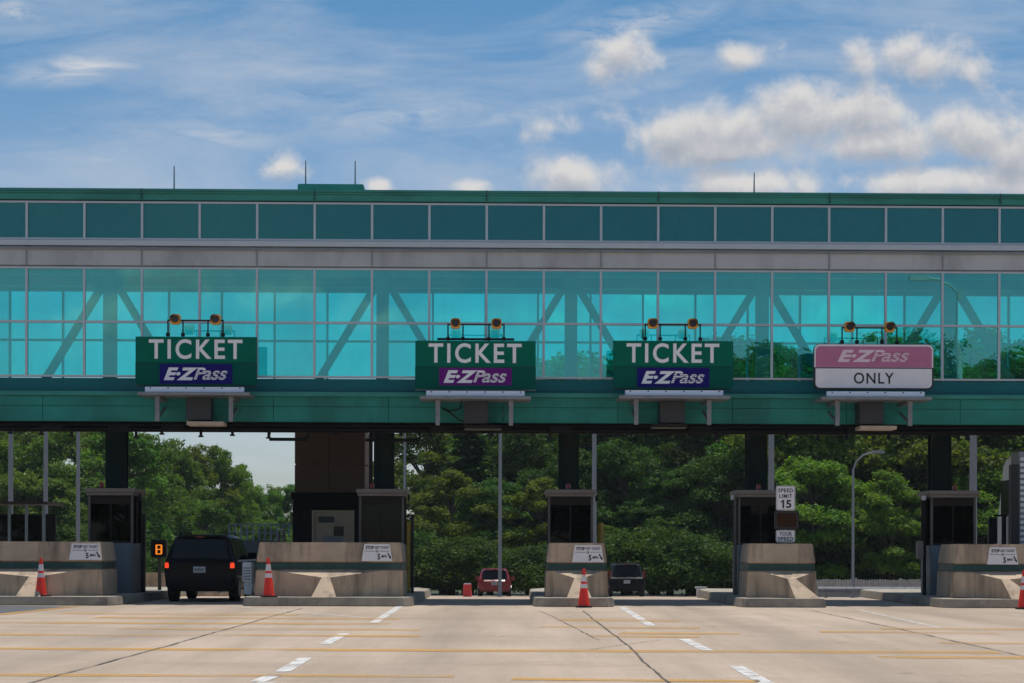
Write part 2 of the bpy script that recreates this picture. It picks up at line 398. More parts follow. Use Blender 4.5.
# ------------------------------------------------------------------ toll bridge
SK = R(1.1)
bridge = thing('toll_bridge', 'long green toll gantry building with teal glass walls spanning all lanes on dark columns', 'toll bridge', (0,52,0), SK)
def bx(px, D=52): k = (px-512)/F; return D*k/(math.cos(SK)-k*math.sin(SK))
DEP = 4.6; P = 1.487; X0 = .806-13*P; NB = 26; X1 = X0+NB*P
def Zf(py): return PZ(py, 52)
zr0, zr1 = 10.36, 9.36; zw0, zw1, zmid = 8.66, 5.81, 7.24
b = MB(); b.box(X0-.3, X1+.3, -.09, DEP+.25, 10.39, 10.56); b.box(X0-.36, X1+.36, -.13, DEP+.3, 10.56, 10.68)
b.build('roof', M['roofgreen'], bridge, .01)
b = MB()
for i in range(0, NB, 3): b.box(X0+i*P-.012, X0+i*P+.012, -.137, -.05, 10.41, 10.685)
b.box(X0, X1, -.142, -.135, 10.60, 10.612)
b.build('roof_flashing', M['stripe'], bridge)
hb = MB(); hb.box(bx(297)*1.01, bx(363)*1.01, .5, 2.2, 10.68, PZ(185,52.5)); hb.build('roof_hatch', M['roofgreen'], bridge, .02)
for px, top in ((174,168),(305.5,162),(355,162),(754,171)):
    a = MB(); zt = Zf(top); ax = bx(px)*53.2/52; a.tube([(ax, 1.2, 10.66), (ax, 1.2, PZ(top,53.2))], [.026,.014], 6); a.tube([(ax,1.2,10.68),(ax,1.2,10.8)], .04, 6)
    a.build('antenna', M['galv'], bridge)
# grey fascia between rows: panels with joints
b = MB()
for i in range(0, NB, 2):
    off = 1
    xa = X0+(i)*P+.008; xb = X0+(i+2)*P-.008
    b.box(xa, xb, -.05, .04, 8.70, 9.175)
b.box(X0, X1, .04, .10, 8.67, 9.35)
b.build('fascia_panels', M['fascia'], bridge, .004)
b = MB(); b.box(X0, X1, -.11, .05, 9.205, 9.345); b.build('sill_flashing', M['alu'], bridge, .006)
b = MB(); b.tube([(X0,-.10,9.12),(X1,-.10,9.12)], .028, 8)
for i in range(0, NB+1, 2): b.box(X0+i*P-.012, X0+i*P+.012, -.08, -.02, 8.72, 9.19)
b.build('fascia_conduit', M['greywall'], bridge)
b = MB(); b.box(X0, X1, -.06, .10, 5.44, 5.78)
for i in range(NB+1): pass
b.build('teal_spandrel_band', M['teal'], bridge, .004)
b = MB(); b.box(X0, X1, -.20, .10, 5.315, 5.435); b.build('ledge', M['roofgreen'], bridge, .01)
b = MB()
for i in range(0, NB, 2): b.box(X0+i*P+.006+P*.3, X0+(i+2)*P-.006+P*.3, -.14, .12, 4.68, 5.31)
for zz in (5.05,): b.box(X0, X1, -.147, -.141, zz, zz+.012, 1)
b.box(X0, X1, -.16, .13, 4.66, 4.70)
b.build('lower_beam', [M['beam'], M['colgreen']], bridge, .005)
b = MB(); b.box(X0, X1, .14, DEP-.1, 4.95, 5.30); b.build('floor_slab', M['interior'], bridge)
b = MB()
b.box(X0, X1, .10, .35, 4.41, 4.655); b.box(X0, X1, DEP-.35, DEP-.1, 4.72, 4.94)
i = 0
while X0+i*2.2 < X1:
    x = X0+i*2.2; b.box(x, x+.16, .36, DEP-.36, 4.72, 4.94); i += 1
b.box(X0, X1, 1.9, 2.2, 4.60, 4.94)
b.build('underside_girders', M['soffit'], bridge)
b = MB(); rr = random.Random(3)
for zz, yy, r in ((4.47,.02,.035),(4.57,-.03,.025)): b.tube([(X0,yy,zz),(X1,yy,zz)], r, 8)
for k in range(46):
    x = X0+.4+k*.84+rr.uniform(-.25,.25); d = rr.uniform(.04,.16)
    b.box(x-.03, x+.03, -.03, .09, 4.42-d, 4.44); b.box(x-.06, x+.06, -.04, .09, 4.38-d, 4.42-d)
    if rr.random() < .4: b.box(x, x+rr.uniform(.3,.6), -.05, .06, 4.43, 4.60)
xa, xb = bx(269), bx(295)
b.tube([(xa,.1,4.5),(xa,.1,4.22),(xb+.3,.1,4.22)], .045, 8); b.tube([(bx(365),.1,4.21),(bx(419),.1,4.21),(bx(419),.1,4.45)], .045, 8)
b.tube([(bx(370),.3,4.5),(bx(370),.3,2.9)], .05, 8)
b.build('pipework', M['dark'], bridge)
# windows
def window_proto(name, z0, z1, mids, y, mat, depth=.10, fr=.03):
    w = MB(); s = fr
    w.box(-P/2, -P/2+s, y-.05, y+depth-.05, z0, z1); w.box(P/2-s, P/2, y-.05, y+depth-.05, z0, z1)
    w.box(-P/2+s, P/2-s, y-.045, y+depth-.055, z1-.05, z1); w.box(-P/2+s, P/2-s, y-.045, y+depth-.055, z0, z0+.05)
    for zz in mids: w.box(-P/2+s, P/2-s, y-.045, y+depth-.055, zz-.03, zz+.03)
    f = w.build(name, M['alu'], bridge)
    g = MB(); lv = [z0+.05]+[m for m in mids]+[z1-.05]
    for a, c in zip(lv[:-1], lv[1:]):
        a2 = a+(.03 if a in mids else 0); c2 = c-(.03 if c in mids else 0)
        tx = .0
        g.add([(-P/2+s, y, a2),(P/2-s, y, a2),(P/2-s, y, c2),(-P/2+s, y, c2)], [(0,1,2,3)])
    g.build('pane', mat, f); return f
protos = [window_proto('clerestory_window', zr1, zr0, [], 0, M['spandrel']), window_proto('glass_wall_window', zw1, zw0, [zmid], 0, M['glass']),
          window_proto('rear_window', zw1, zw0, [zmid], DEP, M['rearglass'])]
for pr in protos:
    kids = [x for x in bpy.data.objects if x.parent == pr]
    for i in range(NB):
        if i == 0: o = pr
        else:
            o = pr.copy(); C.objects.link(o); o.parent = bridge
            for k in kids:
                c = k.copy(); C.objects.link(c); c.parent = o
                c.rotation_euler = (R(rnd.uniform(-.12,.12)), 0, R(rnd.uniform(-.22,.22)))
        o.location.x = X0+(i+.5)*P
b = MB(); b.box(X0, X1, DEP-.05, DEP+.06, 8.66, 10.38); b.box(X0, X1, DEP-.05, DEP+.06, 5.31, 5.79)
b.build('rear_wall', M['fascia'], bridge)
b = MB(); b.box(X0, X1, .12, DEP-.06, 8.95, 9.15); b.build('ceiling', M['interior'], bridge)
b = MB(); b.box(X0-.2, X0, -.05, DEP+.05, 5.31, 10.38); b.box(X1, X1+.2, -.05, DEP+.05, 5.31, 10.38); b.build('end_wall', M['fascia'], bridge)
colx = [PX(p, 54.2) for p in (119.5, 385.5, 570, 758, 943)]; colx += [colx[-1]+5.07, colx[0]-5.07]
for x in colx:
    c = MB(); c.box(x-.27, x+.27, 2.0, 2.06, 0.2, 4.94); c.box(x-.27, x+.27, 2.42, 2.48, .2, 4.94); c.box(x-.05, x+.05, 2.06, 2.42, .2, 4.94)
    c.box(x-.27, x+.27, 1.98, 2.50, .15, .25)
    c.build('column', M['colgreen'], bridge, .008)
for x in colx:
    t = MB()
    t.box(x-.16, x+.16, 1.0, 1.3, 5.30, 8.94)
    for s in (-1, 1):
        t.bar((x+s*.1, 1.15, 8.5), (x+s*1.9, 1.15, 5.5), .19, .18)
    t.build('interior_truss', M['inwhite'], bridge)
b = MB(); b.box(X0, X1, 1.0, 1.3, 8.62, 8.92); b.box(X0, X1, 3.3, 3.5, 8.6, 8.93)
b.build('interior_rails', M['inwhite'], bridge)

# ------------------------------------------------------------------ lane signs on the bridge
def rrect(x0, x1, z0, z1, r, n=6, corners=(1,1,1,1)):
    pts = []
    for (cx, cz, a0, on) in ((x1-r, z0+r, -90, corners[1]), (x1-r, z1-r, 0, corners[2]), (x0+r, z1-r, 90, corners[3]), (x0+r, z0+r, 180, corners[0])):
        if not on:
            pts.append({-90:(x1,z0),0:(x1,z1),90:(x0,z1),180:(x0,z0)}[a0]); continue
        for k in range(n+1):
            a = R(a0+90*k/n); pts.append((cx+r*math.cos(a), cz+r*math.sin(a)))
    return pts
U = .02535
def slits(parent, mat, cx, cz, w, h, y, n=4):
    s = MB()
    for k in range(n):
        z = cz-h/2+h*(k+.8)/(n+.6)
        s.box(cx-w/2, cx+w/2, y-.003, y, z-h*.022, z+h*.022)
    return s.build('speed_lines', mat, parent)
def ez(parent, cx, cz, w, h, y, mat, back):
    text('lettering', 'E·Z', mat, parent, cx-w*.235, cz, w*.53, h, y, .045, .32)
    text('lettering', 'P', mat, parent, cx+w*.06, cz+h*.03, w*.19, h*.94, y-.001, .025, .32)
    text('lettering', 'ass', mat, parent, cx+w*.295, cz-h*.10, w*.39, h*.72, y-.0015, .02, .32)
    slits(parent, back, cx+w*.235, cz-h*.02, w*.50, h*.86, y-.0085, 5)
def lane_sign(px, ytop, ybot, label, style):
    X = PX(px, 50.7)
    t = thing('lane_sign', label, 'lane sign', (X, 52-1.3*math.cos(SK)+X*math.tan(SK), PZ(ybot, 50.7)), SK, 'lane signs hung on the toll bridge')
    H = (ybot-ytop)*U; W = 3.06; h2 = W/2
    if style == 'only':
        p = MB(); p.prism_xz(rrect(-h2, h2, 0, H, .15), 0, .12); p.build('panel', M['black'], t)
        p = MB(); p.prism_xz(rrect(-h2+.012, h2-.012, H*.49, H-.01, .14, corners=(0,0,1,1)), -.006, 0); p.build('border', M['signwhite'], t)
        p = MB(); p.prism_xz(rrect(-h2+.05, h2-.05, H*.49+.004, H-.06, .11, corners=(0,0,1,1)), -.012, -.0065); p.build('top_panel', M['pink'], t)
        p = MB(); p.prism_xz(rrect(-h2+.045, h2-.045, .05, H*.465, .12, corners=(1,1,0,0)), -.008, 0); p.build('bottom_panel', M['signwhite'], t)
        ez(t, 0, H*.74, 1.85, .31, -.012, M['letterpink'], M['pink'])
        text('lettering', 'ONLY', M['black'], t, 0, H*.255, 1.02, .28, -.008, .012, spc=1.15)
    else:
        c = (1,1,0,0) if style != 'flat' else (0,0,0,0)
        p = MB(); p.prism_xz(rrect(-h2, h2, 0, H*.47, .12, corners=c), 0, .12); p.build('bottom_panel', M['signgreen2'], t)
        p = MB(); p.box(-h2+.005, h2-.005, -.004, .12, H*.475, H); p.build('top_panel', M['signgreen'], t)
        p = MB(); p.box(-h2, h2, .02, .11, H*.468, H*.478); p.box(-h2, h2, .05, .14, -.02, 0)
        p.build('panel_joint', M['galv'] if style == 'flat' else M['black'], t)
        text('lettering', 'TICKET', M['letter'], t, 0-.01, H*.745, 2.36, .50, -.004, .020, spc=1.22)
        m = M['purple'] if style == 'flat' else M['navy']
        p = MB(); p.box(-.92, .92, -.008, 0, .04 if style != 'flat' else .10, H*.44 if style != 'flat' else H*.44); p.build('logo_panel', m, t)
        zc = (.04+H*.44)/2 if style != 'flat' else (.10+H*.44)/2
        ez(t, 0, zc, 1.62, .32, -.0085, M['letter'], m)
    # light trough, tray and brackets below
    p = MB(); p.box(-1.24, 1.24, -.28, -.13, -.19, -.06)
    lamp = p.build('light_fixture', M['lampstrip'], t, .008)
    q = MB()
    for k in range(6): q.box(-1.13+k*.45, -1.09+k*.45, -.286, -.28, -.10, -.075)
    q.build('fixture_bolts', M['dark'], lamp)
    p = MB(); p.box(-1.40, 1.40, -.42, .85, -.275, -.20); p.build('service_tray', M['galv'], t, .005)
    for s in (-.95, .90):
        p = MB(); p.box(s-.055, s+.055, -.16, -.10, -.92, -.28); p.box(s-.07, s+.07, -.10, 1.10, -.36, -.28)
        p.bar((s,-.13,-.86),(s,1.1,-.5), .06, .06, up=(1,0,0))
        for k in range(4): p.box(s-.02, s+.02, -.175, -.16, -.36-k*.14, -.33-k*.14)
        p.build('bracket', M['galv'], t, .003)
    p = MB(); p.box(-.30, .33, .35, .95, -.84, -.28); p.build('equipment_box', M['box'], t, .02)
    p = MB(); p.box(-.28, .66, .30, 1.0, -.98, -.89) if px < 500 or px > 800 else p.box(-.5, .4, .30, 1.0, -.96, -.87)
    p.build('access_plate', M['plate'] if px < 300 or px > 800 else M['bronze'], t, .004)
    if style == 'flat':
        p = MB(); p.tube([(-.35,-.05,-.30),(-.38,-.05,-.5),(-.65,-.05,-.55),(-.85,-.02,-.48)], .02, 6); p.tube([(-.8,0,-.5),(-.6,0,-.62),(-.4,0,-.78),(-.3,.2,-.8)], .02, 6)
        p.build('cable', M['dark'], t)
    # amber flashing lights over the sign
    p = MB(); zb = H+.42
    sx = (-.52, .50) if px > 300 else (-.53, .48)
    if style == 'only': sx = (-.61, .41)
    if style == 'flat': sx = (-.51, .53)
    p.tube([(sx[0]+.12,.06,zb),(sx[1]-.12,.06,zb)], .02, 8)
    for s in sx:
        for d in (-.19, .19):
            p.tube([(s+d,.06,H-.02),(s+d,.06,zb+.02)], .018, 8); p.box(s+d-.045, s+d+.045, .02, .10, H+.02, H+.10)
        p.tube([(s-.19,.06,zb),(s+.19,.06,zb)], .022, 6)
    if style == 'flat': p.box(-.97, .98, .0, .10, H+.02, H+.07)
    p.build('light_frame', M['dark'], t)
    for s in sx:
        q = MB(); q.box(s-.125, s+.125, -.02, .20, zb-.10, zb+.15)
        hd = q.build('flashing_light', M['sigyellow'], t, .03)
        q = MB(); n = 14
        q.tube([(s,-.022,zb+.025),(s,-.035,zb+.025)], .098, n); q.build('lens', M['lens'], hd)
        q = MB(); vs = []; fs = []
        for k in range(n+1):
            a = R(-20+220*k/n)
            for (rr_, yy) in ((.112,-.02),(.112,-.17),(.106,-.17),(.106,-.02)): vs.append((s+rr_*math.cos(a), yy, zb+.025+rr_*math.sin(a)))
        for k in range(n):
            for j in range(4): fs.append((k*4+j, k*4+(j+1)%4, k*4+4+(j+1)%4, k*4+4+j))
        q.add(vs, fs); q.build('visor', M['lens'], hd)
    return t
lane_sign(196.5, 338.3, 386.8, 'green TICKET sign with a blue logo panel hung above the black SUV', 'std')
lane_sign(475, 341, 389.5, 'green TICKET sign with a purple logo panel, the only purple one', 'flat')
lane_sign(673, 340.1, 388.1, 'green TICKET sign with a blue logo panel, next to the pink and white sign', 'std')
lane_sign(874.5, 342.4, 388.4, 'faded pink and white sign reading ONLY with rounded corners on the right of the bridge', 'only')

# ------------------------------------------------------------------ traffic islands, barriers, booths
isl = [(-15.2, -9.45, -12.2), (-6.52, -2.38, -4.75), (.50, 2.50, 1.53), (5.45, 7.58, 6.42), (10.25, 16.1, 12.55)]
ilabels = ['long raised concrete island with a kerb at far left under the leftmost booth',
 'raised concrete island carrying the stair tower', 'short raised concrete island in the middle with a cone on the road at its nose',
 'raised concrete island carrying the speed limit sign and its narrow barrier', 'raised concrete island at far right in front of the truck']
for (a, b_, c), lab in zip(isl, ilabels):
    k = MB()
    n = .35
    if b_ > 7 and b_ < 8: n = .12
    poly = [(a+n, 47.72), (b_-n*.6, 47.72), (b_-.05, 48.0), (b_, 48.6), (b_, 59), (b_-.4, 60.5), (a+.4, 60.5), (a, 59), (a, 48.5), (a+.06, 47.95)]
    top = [(x+(.03 if x < c else -.03), y+(.03 if y < 50 else -.03)) for x, y in poly]
    k.prism_xy(poly, 0, .215, top=top)
    o = k.build('traffic_island', M['kerb'], None, .02); tag(o, lab, 'traffic island', 'kerbed islands between the toll lanes')
bars = [(PX(-60,48.9), PX(102.5,48.9), PX(31,48.2), 'wide concrete crash barrier behind the cone at far left'),
 (PX(255,48.9), PX(403.5,48.9), PX(325,48.2), 'wide concrete crash barrier in front of the stair tower'),
 (PX(545.5,48.9), PX(608.5,48.9), PX(579,48.2), 'narrow concrete crash barrier with a cone before it in the middle'),
 (PX(747,48.9), PX(817,48.9), PX(793,48.2), 'narrow concrete crash barrier under the speed limit sign'),
 (PX(953,48.9), PX(1105,48.9), PX(1008,48.2), 'wide concrete crash barrier at the right edge before the truck')]
for x0, x1, xc, lab in bars:
    t = thing('crash_barrier', lab, 'crash barrier', ((x0+x1)/2, 48.9, .215), 0, 'concrete crash barriers at the island noses')
    cx = (x0+x1)/2; w = (x1-x0)/2; ap = xc-cx; z = .215
    bt = .05
    k = MB()
    # lower body, flush with the ledge
    k.prism_xy([(-w,0),(w,0),(w,1.9),(-w,1.9)], 0, .64, top=[(-w+.02,0.0),(w-.02,0.0),(w-.02,1.9),(-w+.02,1.9)])
    k.prism_xy([(-w+.05,.06),(w-.05,.06),(w-.05,1.86),(-w+.05,1.86)], .642, .838)
    k.prism_xy([(-w+.03,0.0),(w-.03,0.0),(w-.03,1.9),(-w+.03,1.9)], .84, 1.32, top=[(-w+.10,.05),(w-.10,.05),(w-.10,1.85),(-w+.10,1.85)])
    k.build('body', M['conc'], t, .018)
    ww = min(w*.80, w-.12)
    L = ap-ww if ap-ww > -w+.03 else -w+.03; Rr = ap+ww if ap+ww < w-.02 else w-.02
    if w > 1: L, Rr = -w+.40, w-.48
    n = MB()
    top = [(L,-.004,.636),(ap-.10,-.42,.60),(ap+.10,-.42,.60),(Rr,-.004,.636)]
    bot = [(L,-.004,0),(ap-.34,-.52,0),(ap+.34,-.52,0),(Rr,-.004,0)]
    vs = top+bot+[(ap-.30,-1.0,0),(ap+.30,-1.0,0)]
    za = .47; sk = .32 if x0 > 4 else 0
    n.add([(L,-.004,.636),(ap-.10,-.46,za),(ap+.10,-.46,za),(Rr,-.004,.636),
           (L,-.004,0),(ap-.10,-.46,0),(ap+.10,-.46,0),(Rr,-.004,0),(ap-.30+sk,-1.0,0),(ap+.30+sk,-1.0,0)],
          [(0,1,2,3),(0,4,5,1),(3,2,6,7),(0,3,7,4),(1,8,9,2),(1,5,8),(2,9,6),(4,7,6,9,8,5)])
    n.build('nose', M['conc'], t)
    s = MB(); s.prism_xy([(-w+.045,.052),(w-.045,.052),(w-.045,1.865),(-w+.045,1.865)], .66, .82); s.build('painted_stripe', M['stripe'], t)
# instruction signs on the barriers
def instr(px0, px1, y0, y1, lab):
    D = 48.88; xc = PX((px0+px1)/2, D); w = (px1-px0)*D/F/2; h = (y1-y0)*D/F; z0 = PZ(y1, D)
    t = thing('instruction_sign', lab, 'sign', (xc, D, z0), 0, 'STOP GET TICKET signs on the barriers')
    p = MB(); p.prism_xz([(-w,0),(w,0),(w-.07,h),(-w+.07,h)], 0, .02); p.build('board', M['signwhite'], t)
    text('lettering', 'STOP', M['black'], t, -w*.46, h*.80, w*.52, h*.19, -.001, .03)
    text('lettering', 'GET TICKET', M['box'], t, w*.32, h*.80, w*.92, h*.15, -.001, .01)
    text('lettering', 'OR', M['box'], t, 0, h*.58, w*.18, h*.13, -.001, .01)
    text('lettering', '5', M['black'], t, w*.12, h*.26, w*.17, h*.34, -.001, .03)
    text('lettering', 'MPH', M['box'], t, w*.46, h*.28, w*.34, h*.15, -.001, .02)
    p = MB(); p.box(-w*.8,-w*.15,-.003,0,h*.575,h*.60); p.box(w*.15,w*.8,-.003,0,h*.575,h*.60)
    p.bar((w*.70,-.003,h*.48),(w*.84,-.003,h*.22), .03, .004); p.add([(w*.74,-.003,h*.24),(w*.90,-.003,h*.30),(w*.92,-.003,h*.10)], [(0,1,2)])
    p.build('arrow', M['black'], t)
instr(69, 101.5, 544.6, 561, 'white STOP GET TICKET sign on the barrier at far left')
instr(361.5, 392.5, 544.5, 561.5, 'white STOP GET TICKET sign on the barrier in front of the stair tower')
instr(572, 604, 545, 562, 'white STOP GET TICKET sign on the narrow middle barrier')
instr(987, 1018.5, 546.1, 563.1, 'white STOP GET TICKET sign on the barrier near the truck')

bo = [(-10.42, 'dark toll booth at far left beside the wide barrier'), (-3.39, 'dark toll booth against the right side of the stair tower'),
      (1.515, 'dark toll booth on the middle island'), (6.45, 'dark toll booth behind the speed limit sign'), (11.45, 'dark toll booth at right with a grey lower panel before the truck')]
for bi, (x, lab) in enumerate(bo):
    t = thing('toll_booth', lab, 'toll booth', (x, 51.9, .21), 0, 'toll booths under the bridge')
    w = .585; L = 1.25; zt = 2.62; zm = 1.30
    p = MB(); p.prism_xy([(-w-.07,-.15),(w+.07,-.15),(w+.07,L+.15),(-w-.07,L+.15)], zt, zt+.10); p.box(-w-.03, w+.03, -.11, L+.11, zt-.08, zt-.002)
    p.build('roof', M['boothroof'], t, .01)
    p = MB(); p.box(-w, w, 0, L, 0, zm); pw = p.build('lower_wall', M['boothpanel'], t, .01)
    q = MB(); q.box(-w+.04,-.02,-.012,-.002,.1,zm-.08); q.box(.02,w-.04,-.012,-.002,.1,zm-.08); q.build('panel_sheet', M['boothpanel'], pw, .004)
    for sx_ in (-w+.03, w-.03):
        for yy in (.03, L/2, L-.03):
            p = MB(); p.box(sx_-.03, sx_+.03, yy-.03, yy+.03, zm+.002, zt-.082); p.build('post', M['boothpost'] if yy < .1 else M['bronze'], t)
    p = MB(); p.box(-w+.06, w-.06, .03, .05, zt-.30, zt-.085); p.box(-.02, .02, .02, .045, zm+.01, zt-.30); p.box(-w+.06, w-.06, .02, .045, zm+.002, zm+.06)
    p.build('window_frame', M['bronze'], t)
    p = MB(); p.add([(-w+.06,.035,zm+.06),(w-.06,.035,zm+.06),(w-.06,.035,zt-.3),(-w+.06,.035,zt-.3)], [(0,1,2,3)])
    for s in (-1, 1): p.add([(s*(w-.03),.06,zm),(s*(w-.03),L-.06,zm),(s*(w-.03),L-.06,zt-.09),(s*(w-.03),.06,zt-.09)], [(0,1,2,3)])
    p.build('window_glass', M['boothglass'], t)
    p = MB(); p.box(-w+.1, w-.1, .5, .9, zm, zm+.12); p.box(-.25,.1,.6,.85,zm+.12,zm+.45); p.box(-w+.08, w-.08, L-.12, L-.06, zm, zt-.12)
    p.build('counter', M['bronze'], t)
    lx = {0:-.30,1:-.27,2:-.05,3:-.02,4:.10}[bi]
    p = MB(); p.tube([(lx,.3,zt+.10),(lx,.3,zt+.13)], .075, 12, mi=1); p.tube([(lx,.3,zt+.13),(lx,.3,zt+.24),(lx,.3,zt+.27)], [.062,.058,.035], 12, mi=0)
    p.build('warning_beacon', [M['redlamp'], M['dark']], t)
    for s in (-1,):
        p = MB(); p.box(-w-.14,-w-.08,.2,.5,zt-.14,zt-.02) if bi in (3,4) else p.box(w+.08,w+.13,.3,.5,zt-.2,zt-.03)
        p.build('side_lamp', M['whitemetal'] if bi in (3,4) else M['dark'], t, .01)
    if bi in (0,1,2):
        t2 = thing('bollard', ['tall yellow steel bollard beside the far left booth','tall worn yellow steel bollard right of the stair tower booth','tall yellow steel bollard right of the middle booth'][bi], 'bollard',
                   ((PX(139,53.2) if bi==0 else PX(407.5,53.2) if bi==1 else PX(600.5,53.2)), 53.2, .2), 0, 'yellow bollards beside the booths')
        p = MB(); p.tube([(0,0,0),(0,0,1.84),(0,0,1.9)], [.085,.085,.045], 14); p.build('pipe', M['yellow'], t2, smooth=True)
        p = MB(); p.box(.09,.17,-.05,.08,.0,2.1 if bi != 2 else 1.2); p.build('guide_rail', M['black'], t2, .01)
    if bi == 4:
        p = MB(); p.box(-w-.30,-w-.16,.1,.45,.95,1.42); p.build('control_box', M['boothroof'], t, .02)
        p = MB(); p.tube([(-w-.12,.2,0),(-w-.12,.2,zt-.15)], .045, 8); p.build('conduit', M['dark'], t)
    if bi == 3:
        p = MB(); p.tube([(-w-.06,.1,0),(-w-.06,.1,zt-.1)], .045, 8); p.build('conduit', M['boothpost'], t)

# speed limit sign on barrier 4
D = 49.3; X = PX(785.5, D)
t = thing('speed_sign', 'SPEED LIMIT 15 sign over a dark display and a YOUR SPEED plate', 'speed sign', (X, D, PZ(543.5, D)))
p = MB(); p.tube([(0,.05,-.02),(0,.05,PZ(487,D)-PZ(543.5,D))], .035, 10); p.box(-.1,.1,0,.1,-.02,.015); p.build('post', M['galv'], t)
def one5(o, z0, h, w):
    text('lettering', '5', M['black'], o, w*.16, z0+h*.255, w*.28, h*.33, 0, .03)
    a = z0+h*.09; b_ = z0+h*.42; q = MB()
    q.prism_xz([(-w*.17,a),(-w*.08,a),(-w*.08,b_),(-w*.15,b_),(-w*.27,b_-h*.075),(-w*.24,b_-h*.115),(-w*.17,b_-h*.08)], -.006, 0); q.build('lettering', M['black'], o)
def sgn(y0, y1, w, lines, nm):
    z1 = PZ(y0,D)-PZ(543.5,D); z0 = PZ(y1,D)-PZ(543.5,D); h = z1-z0
    p = MB(); p.prism_xz(rrect(-w/2,w/2,z0,z1,.035), 0, .012); o = p.build(nm, M['signwhite'], t)
    def frame(): 
        q = MB(); e=.015; wd=.008
        for a in ((-w/2+e,w/2-e,z1-e-wd,z1-e),(-w/2+e,w/2-e,z0+e,z0+e+wd),(-w/2+e,-w/2+e+wd,z0+e+wd,z1-e-wd),(w/2-e-wd,w/2-e,z0+e+wd,z1-e-wd)):
            q.box(a[0],a[1],-.003,0,a[2],a[3])
        q.build('border', M['black'], o)
    frame()
    for s, f0, f1, ww in lines:
        text('lettering', s, M['black'], o, 0, z0+h*(f0+f1)/2, w*ww, h*(f1-f0), 0, .02 if len(s) > 2 else .03, spc=1.15) if s != '15' else one5(o, z0, h, w)
sgn(485, 509.5, .47, [('SPEED',.73,.89,.78),('LIMIT',.50,.66,.68),('15',.09,.42,.62)], 'limit_board')
sgn(529.5, 541.5, .47, [('YOUR',.54,.86,.66),('SPEED',.13,.45,.80)], 'speed_board')
z1 = PZ(510,D)-PZ(543.5,D); z0 = PZ(528.5,D)-PZ(543.5,D)
p = MB(); p.box(-.26,.33,.0,.16,z0,z1); dsp = p.build('display_box', M['black'], t, .015)
p = MB(); p.box(-.20,.26,-.008,-.001,z0+.06,z1-.06); p.build('display_screen', M['lens'], dsp)

# stair tower
D = 56.2
x0, x1 = PX(294.5,D), PX(364.5,D)
t = thing('stair_tower', 'brown grey panelled stair tower rising to the bridge behind the wide barrier', 'stair tower', ((x0+x1)/2, D, .21))
w = (x1-x0)/2; zc0 = PZ(506,D)-.21; zc1 = PZ(493,D)-.21; zt = 4.72-.21
p = MB(); xm = -.02
p.box(-w, xm-.012, 0, 2.6, zc1, PZ(465,D)-.22); p.box(xm+.012, w, 0, 2.6, zc1, PZ(465,D)-.22)
p.box(-w, xm-.012, 0, 2.6, PZ(465,D)-.195, zt-.0); p.box(xm+.012, w, 0, 2.6, PZ(465,D)-.195, zt)
p.box(-w+.03, w-.03, .03, 2.57, zc1, zt-.01)
p.build('upper_wall', M['tower'], t, .01)
p = MB(); p.box(-w-.08, w+.45, -.12, 2.7, zc1-.20, zc1-.002); p.box(-w-.03, w+.40, -.06, 2.65, zc0-.1, zc1-.202); p.build('cornice', M['soffit'], t, .01)
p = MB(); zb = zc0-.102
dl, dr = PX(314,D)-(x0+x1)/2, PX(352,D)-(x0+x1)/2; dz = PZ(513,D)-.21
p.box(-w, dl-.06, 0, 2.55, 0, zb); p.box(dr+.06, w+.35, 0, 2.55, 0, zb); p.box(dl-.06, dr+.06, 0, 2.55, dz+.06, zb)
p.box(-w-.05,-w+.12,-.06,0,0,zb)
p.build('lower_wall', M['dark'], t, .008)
p = MB(); p.box(dl-.06, dl, -.02, .15, 0, dz+.06); p.box(dr, dr+.06, -.02, .15, 0, dz+.06); p.box(dl, dr, -.02, .15, dz, dz+.06); p.build('door_frame', M['tan'], t)
p = MB(); p.box(dl+.005, dr-.005, .05, .10, 0, dz-.005); dr_ = p.build('door', M['tan'], t)
p = MB(); xw = PX(338.5,D)-(x0+x1)/2; p.box(xw-.14, xw+.14, .035, .048, PZ(536.5,D)-.21, PZ(527,D)-.21); p.build('door_window', M['carglass'], dr_)
p = MB(); xw = PX(326,D)-(x0+x1)/2; p.box(xw-.22, xw+.22, .01, .048, PZ(523,D)-.21, PZ(517,D)-.21); p.build('door_closer', M['box'], dr_)
p = MB(); p.box(dl+.25, dr-.25, .038, .048, PZ(545,D)-.21, PZ(536.8,D)-.21); p.build('door_notice', M['greywall'], dr_)
p = MB(); p.tube([(dr-.12,0,1.0),(dr-.12,.05,1.0)], .03, 8); p.bar((dr-.22,0,1.0),(dr-.1,0,1.0), .025); p.build('handle', M['galv'], dr_)

# ------------------------------------------------------------------ cones
def cone(px, D, z, h, lab, tilt=0):
    t = thing('traffic_cone', lab, 'traffic cone', (PX(px, D), D, z), 0, 'orange traffic cones at the islands')
    p = MB(); p.tube([(0,0,.035),(0,0,.07),(0,0,h*.97),(0,0,h)], [.15,.135,.032,.02], 20); p.build('cone_body', M['cone'], t, smooth=True)
    p = MB(); p.prism_xy([(-.19,-.16),(-.16,-.19),(.16,-.19),(.19,-.16),(.19,.16),(.16,.19),(-.16,.19),(-.19,.16)], 0, .035); p.build('base', M['rubber'], t, .006)
    def rad(z_): return .135+(.032-.135)*(z_-.07)/(h*.97-.07)+.003
    for a, b_ in ((.66,.83),(.49,.60)):
        p = MB(); p.tube([(0,0,h*a),(0,0,h*b_)], [rad(h*a), rad(h*b_)], 20, caps=False); p.build('reflective_collar', M['collar'], t, smooth=True)
    t.rotation_euler = (0, R(tilt), R(rnd.uniform(0,90)))
cone(41, 48.15, .215, .93, 'orange cone in front of the far left barrier')
